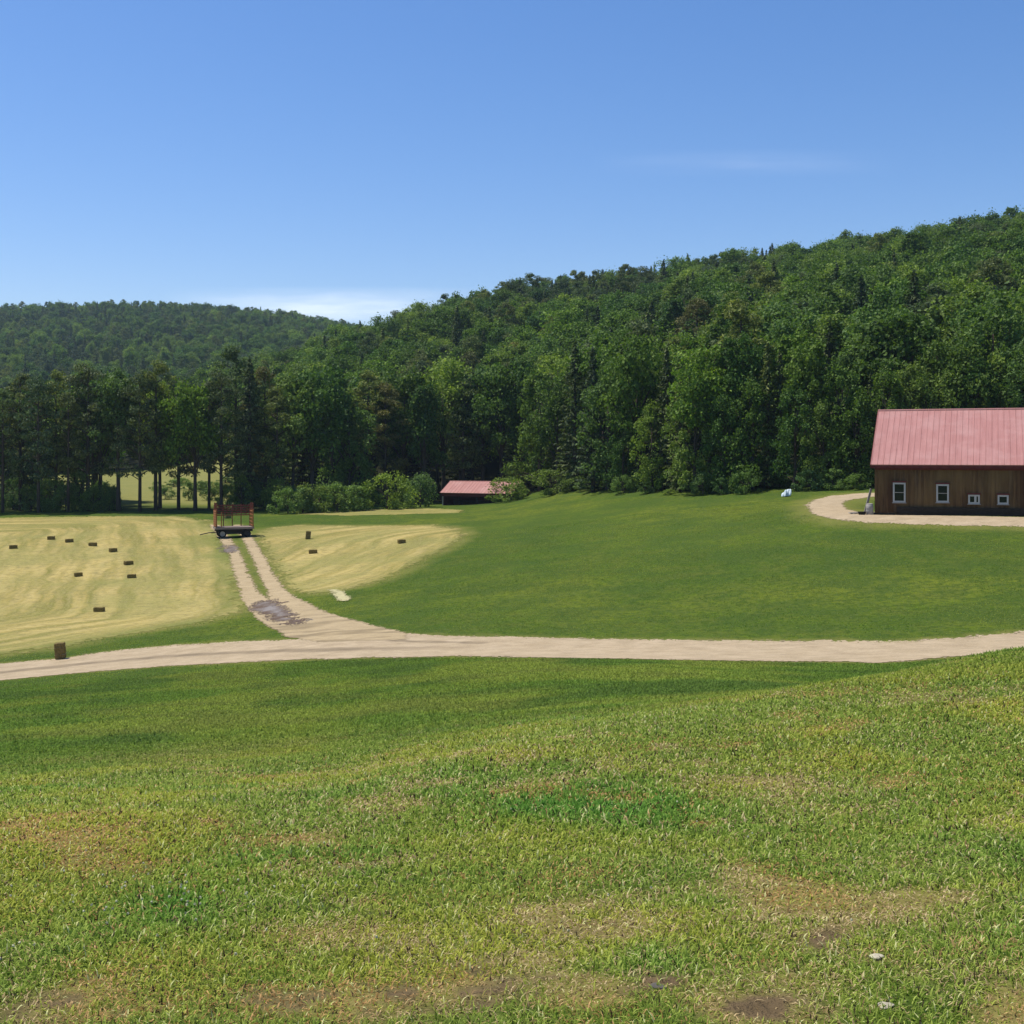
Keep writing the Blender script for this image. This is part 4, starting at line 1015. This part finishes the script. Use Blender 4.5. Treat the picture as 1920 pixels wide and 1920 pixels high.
def tarp():
    import bmesh
    x, y, z = at(1475, 931); bm = bmesh.new(); bmesh.ops.create_icosphere(bm, subdivisions=4, radius=1)
    for v in bm.verts:
        p = v.co.copy(); f = 1 + .20 * math.sin(5 * p.x + 3 * p.y) + .14 * math.sin(7 * p.y - 4 * p.z) + .10 * math.sin(11 * p.x + 2 * p.z)
        v.co = (p.x * .38 * f + .18 * p.z, p.y * .36 * f, max(-.22, p.z * .46 * f))
    me = bpy.data.meshes.new('tarp_bundle'); bm.to_mesh(me); bm.free(); o = link('tarp_bundle', me, plain('pale_blue_tarp', (.60, .68, .70), .2, 6, .6)); o.location = (x, y, z + .24)
    tag(o, 'pale blue tarp bundle lying on the grass at the wood edge left of the drive', 'tarp')
tarp()
def clover():
    n = 60; cx, cy, _ = at(310, 1705, 1.2); x = np.concatenate([cx + rng.normal(size=n) * .33, rng.uniform(-2.4, 1.5, 25)]); y = np.concatenate([cy + rng.normal(size=n) * .35, rng.uniform(4.2, 7.5, 25)])
    P = np.stack([x, y, ter(x, y) + .055], 1)
    PP = np.repeat(P, 14, axis=0); s = sph(len(PP)); PP = PP + s * .0045
    me = leaf_mesh('clover_flowers', PP, s, np.full(len(PP), .009), .6, None)
    tag(link('clover_flowers', me, plain('clover_white', (.58, .56, .36), .15, 40, .8)), 'scattered tiny white clover heads in the near turf', 'clover', None, 'stuff')
clover()
#@@END@@

# ------------------------------------------------------------------ turf: blades as one object
rl0 = gline([(-420, 1315), (-200, 1296), (0, 1276), (150, 1262), (300, 1250), (500, 1240), (700, 1233), (860, 1231), (1000, 1233), (1300, 1238), (1500, 1241), (1650, 1243), (1920, 1222), (2200, 1190)], 4)
rl0x = [p[0] for p in rl0]; rl0y = [p[1] for p in rl0]
def grass():
    def ring(r0, r1, dens):
        a = math.radians(37)
        n = int(dens * a * (r1 * r1 - r0 * r0))
        r = np.sqrt(r0 * r0 + (r1 * r1 - r0 * r0) * rng.random(n)); t = rng.uniform(-a, a, n)
        return r * np.sin(t), r * np.cos(t)
    xs, ys = [], []
    for r0, r1, dn in ((1.6, 5, 10500), (5, 8, 7000), (8, 12, 3800), (12, 18, 1700), (18, 30, 640), (30, 57, 260), (57, 128, 62)):
        a, b = ring(r0, r1, dn); xs.append(a); ys.append(b)
    x = np.concatenate(xs); y = np.concatenate(ys)
    t = turf(x, y); r = np.hypot(x, y)
    keep = (rng.random(len(x)) > t['soil'] * .9) & ~in_poly(x, y + .6, ROAD)
    lawn = y > np.interp(x, rl0x, rl0y)
    k_ = np.where(lawn)[0]; q = np.ones(len(k_), bool); xk, yk = x[k_], y[k_]
    for pl in (HAY1, HAY2, DRIVE, TRK): q &= ~in_poly(xk, yk, pl)
    q &= ~((xk > 25) & (yk > 96)); q &= rng.random(len(k_)) < .25 + .9 * sstep(.4, .62, fbm(xk, yk, 3.5, 191, 4))
    keep[k_] &= q
    x, y, r = x[keep], y[keep], r[keep]; t = {k: v[keep] for k, v in t.items()}
    n = len(x); z = ter(x, y) - .006
    dead = rng.random(n) < (.13 + .62 * t['dry'] + .3 * t['soil'])
    L = (.018 + .034 * rng.random(n) ** 1.4) * (1 + .5 * t['lush'] - .35 * t['dry']) * (1 + .035 * np.clip(r - 6, 0, 20))
    W = (.0028 + .0030 * rng.random(n)) * np.clip(r / 4.0, .9, 8.0) * (1 + .3 * t['lush'])
    az = rng.uniform(0, 2 * np.pi, n); lean = np.where(dead, rng.uniform(.6, 1.5, n), rng.uniform(.25, 1.25, n))
    dx, dy = np.cos(az), np.sin(az)
    sx, sy = -dy, dx
    def P(s, l, w):
        h = np.cos(l) * L * s; o = np.sin(l) * L * s
        return np.stack([x + dx * o + sx * w, y + dy * o + sy * w, z + np.maximum(h, .002)], 1)
    V = np.stack([P(0, lean * .5, -W / 2), P(0, lean * .5, W / 2), P(.55, lean * .75, W * .45), P(.55, lean * .75, -W * .45), P(1.0, lean * 1.15, 0 * W)], 1).reshape(-1, 3)
    b = np.arange(n)[:, None] * 5
    f = np.concatenate([np.hstack([b, b + 1, b + 2, b + 3]), np.hstack([b + 3, b + 2, b + 4])], 1).ravel()
    sz = np.tile([4, 3], n)
    me = np_mesh('grass', V, f, sz)
    v = (rng.random(n) ** 1.5)[:, None]
    green = np.array([.150, .235, .026]) * (1 - v) + np.array([.52, .60, .120]) * v
    lush = np.array([.075, .200, .024]) * (1 - v) + np.array([.260, .480, .080]) * v
    yel = np.array([.36, .36, .030]) * (1 - v) + np.array([.74, .70, .110]) * v
    straw = np.array([.29, .20, .080]) * (1 - v) + np.array([.82, .64, .34]) * v
    c = green + (lush - green) * t['lush'][:, None]
    yl = (sstep(.45, .72, fbm(x, y, 1.1, 131, 4)) * .55 + .3 * t['dry'])[:, None]
    c = c + (yel - c) * np.clip(yl, 0, 1) * (1 - .8 * t['lush'][:, None])
    warm = sstep(.5, .62, fbm(x, y, .9, 141, 3))[:, None]
    straw = straw * (1 - warm) + straw * np.array([1.0, .80, .62]) * warm
    c = np.where(dead[:, None], straw, c)
    c = np.where((rng.random(n) < .07)[:, None], np.array([.055, .038, .022]), c)
    c = np.where(((rng.random(n) < .035) & (r < 14))[:, None], np.array([.80, .78, .34]), c)
    far = sstep(8, 24, r)[:, None]
    c = c * (1 - far) + (np.array([.165, .265, .036]) + (np.array([.280, .345, .050]) - np.array([.165, .265, .036])) * sstep(.42, .66, fbm(x, y * .6, 4.0, 171, 4))[:, None] + np.array([-.035, -.055, 0]) * sstep(.5, .66, fbm(x, y, 2.2, 181, 3))[:, None]) * (.65 + .7 * v) * far
    cattr(me, 'Col', np.repeat(c, 5, axis=0))
    m, nt, out = mat('grass_blade'); k = N(nt)
    col = k.attr('Col').outputs['Color']
    d = k('ShaderNodeBsdfPrincipled', i={'Base Color': col, 'Roughness': .65, 'Specular IOR Level': .08})
    tr = k('ShaderNodeBsdfTranslucent', i={'Color': col})
    mx = k('ShaderNodeMixShader', i={0: .42, 1: d.outputs[0], 2: tr.outputs[0]}); nt.links.new(mx.outputs[0], out.inputs[0])
    tag(link('grass', me, m), 'short patchy turf of green and straw blades on the near slope', 'grass', None, 'stuff')
    print('blades', n)
grass()

# ------------------------------------------------------------------ air
def haze():
    mb = MB(); mb.box((0, 700, 78), (5600, 5600, 186))
    m, nt, out = mat('thin_air'); k = N(nt)
    v = k('ShaderNodeVolumePrincipled', i={'Color': (.58, .76, .88, 1), 'Density': HAZE, 'Anisotropy': .25})
    nt.links.new(v.outputs[0], out.inputs['Volume'])
    tag(mb.build('haze', m), 'thin blue haze of the distant ridge', 'haze', None, 'stuff')
HAZE = .00011
haze()

# ------------------------------------------------------------------ light, sky, camera
SUN = np.array([-.37, .15, .915]); SUN /= np.linalg.norm(SUN)
sun = bpy.data.objects.new('sun', bpy.data.lights.new('sun', 'SUN'))
sun.data.energy = 4.2; sun.data.angle = math.radians(.53); sun.data.color = (1.0, .955, .88)
from mathutils import Vector
sun.rotation_euler = Vector(SUN).to_track_quat('Z', 'Y').to_euler(); C.objects.link(sun)
w = bpy.data.worlds.new('World'); S.world = w; w.use_nodes = True
nt = w.node_tree; nt.nodes.clear(); k = N(nt)
sky = k('ShaderNodeTexSky', sky_type='NISHITA', sun_disc=False, sun_elevation=math.asin(SUN[2]), sun_rotation=math.atan2(SUN[0], SUN[1]), altitude=200.0, air_density=1.0, dust_density=.6, ozone_density=2.2)
hs = k('ShaderNodeHueSaturation', i={'Color': k.mix(1.0, sky.outputs[0], (.98, .93, .99), 'MULTIPLY'), 'Saturation': 1.28, 'Value': 1.0})
dirv = k('ShaderNodeTexCoord').outputs['Generated']
sp = k('ShaderNodeSeparateXYZ', i={0: dirv})
el = k.math('DIVIDE', sp.outputs[2], k.math('MAXIMUM', sp.outputs[1], .01)); uu = k.math('DIVIDE', sp.outputs[0], k.math('MAXIMUM', sp.outputs[1], .01))
mp = k('ShaderNodeCombineXYZ', i={0: k.math('MULTIPLY', uu, 9.0), 1: k.math('MULTIPLY', el, 70.0), 2: 0.0}).outputs[0]
cn = k.noise(1.0, 5, .6, mp)
def bump1(v, c, wd): return k.math('SUBTRACT', 1.0, k.math('MINIMUM', k.math('ABSOLUTE', k.math('DIVIDE', k.math('SUBTRACT', v, c), wd)), 1.0))
band = k.math('MULTIPLY', bump1(el, (850 - 578) / F, .018), bump1(uu, (620 - 960) / F, .14))
st = k.math('MULTIPLY', k.math('MULTIPLY', bump1(el, (850 - 305) / F, .012), bump1(uu, (1400 - 960) / F, .13)), .12)
cm = k.math('MULTIPLY', k.math('MINIMUM', k.math('MULTIPLY', k.math('ADD', band, st), 1.6), 1.0), k.ramp(cn, [(.3, .25), (.65, 1.)]))
skc = k.mix(k.math('MULTIPLY', cm, .5), hs.outputs[0], (8.6, 9.0, 9.6))
bg = k('ShaderNodeBackground', i={'Color': skc, 'Strength': .118}); wo = k('ShaderNodeOutputWorld'); nt.links.new(bg.outputs[0], wo.inputs[0])

cd = bpy.data.cameras.new('camera'); cam = bpy.data.objects.new('camera', cd); C.objects.link(cam); S.camera = cam
cam.location = (0, 0, 0); cam.rotation_euler = (math.radians(90), 0, 0)
cd.sensor_fit = 'HORIZONTAL'; cd.sensor_width = 36.0; cd.lens = 36.0 * F / 1920.0
cd.shift_y = (HY - 960) / 1920.0
cd.clip_start = .05; cd.clip_end = 9000
S.render.resolution_x = 1024; S.render.resolution_y = 1024
S.view_settings.view_transform = 'Standard'; S.view_settings.look = 'None'; S.view_settings.exposure = 0.35; S.view_settings.gamma = 1.0
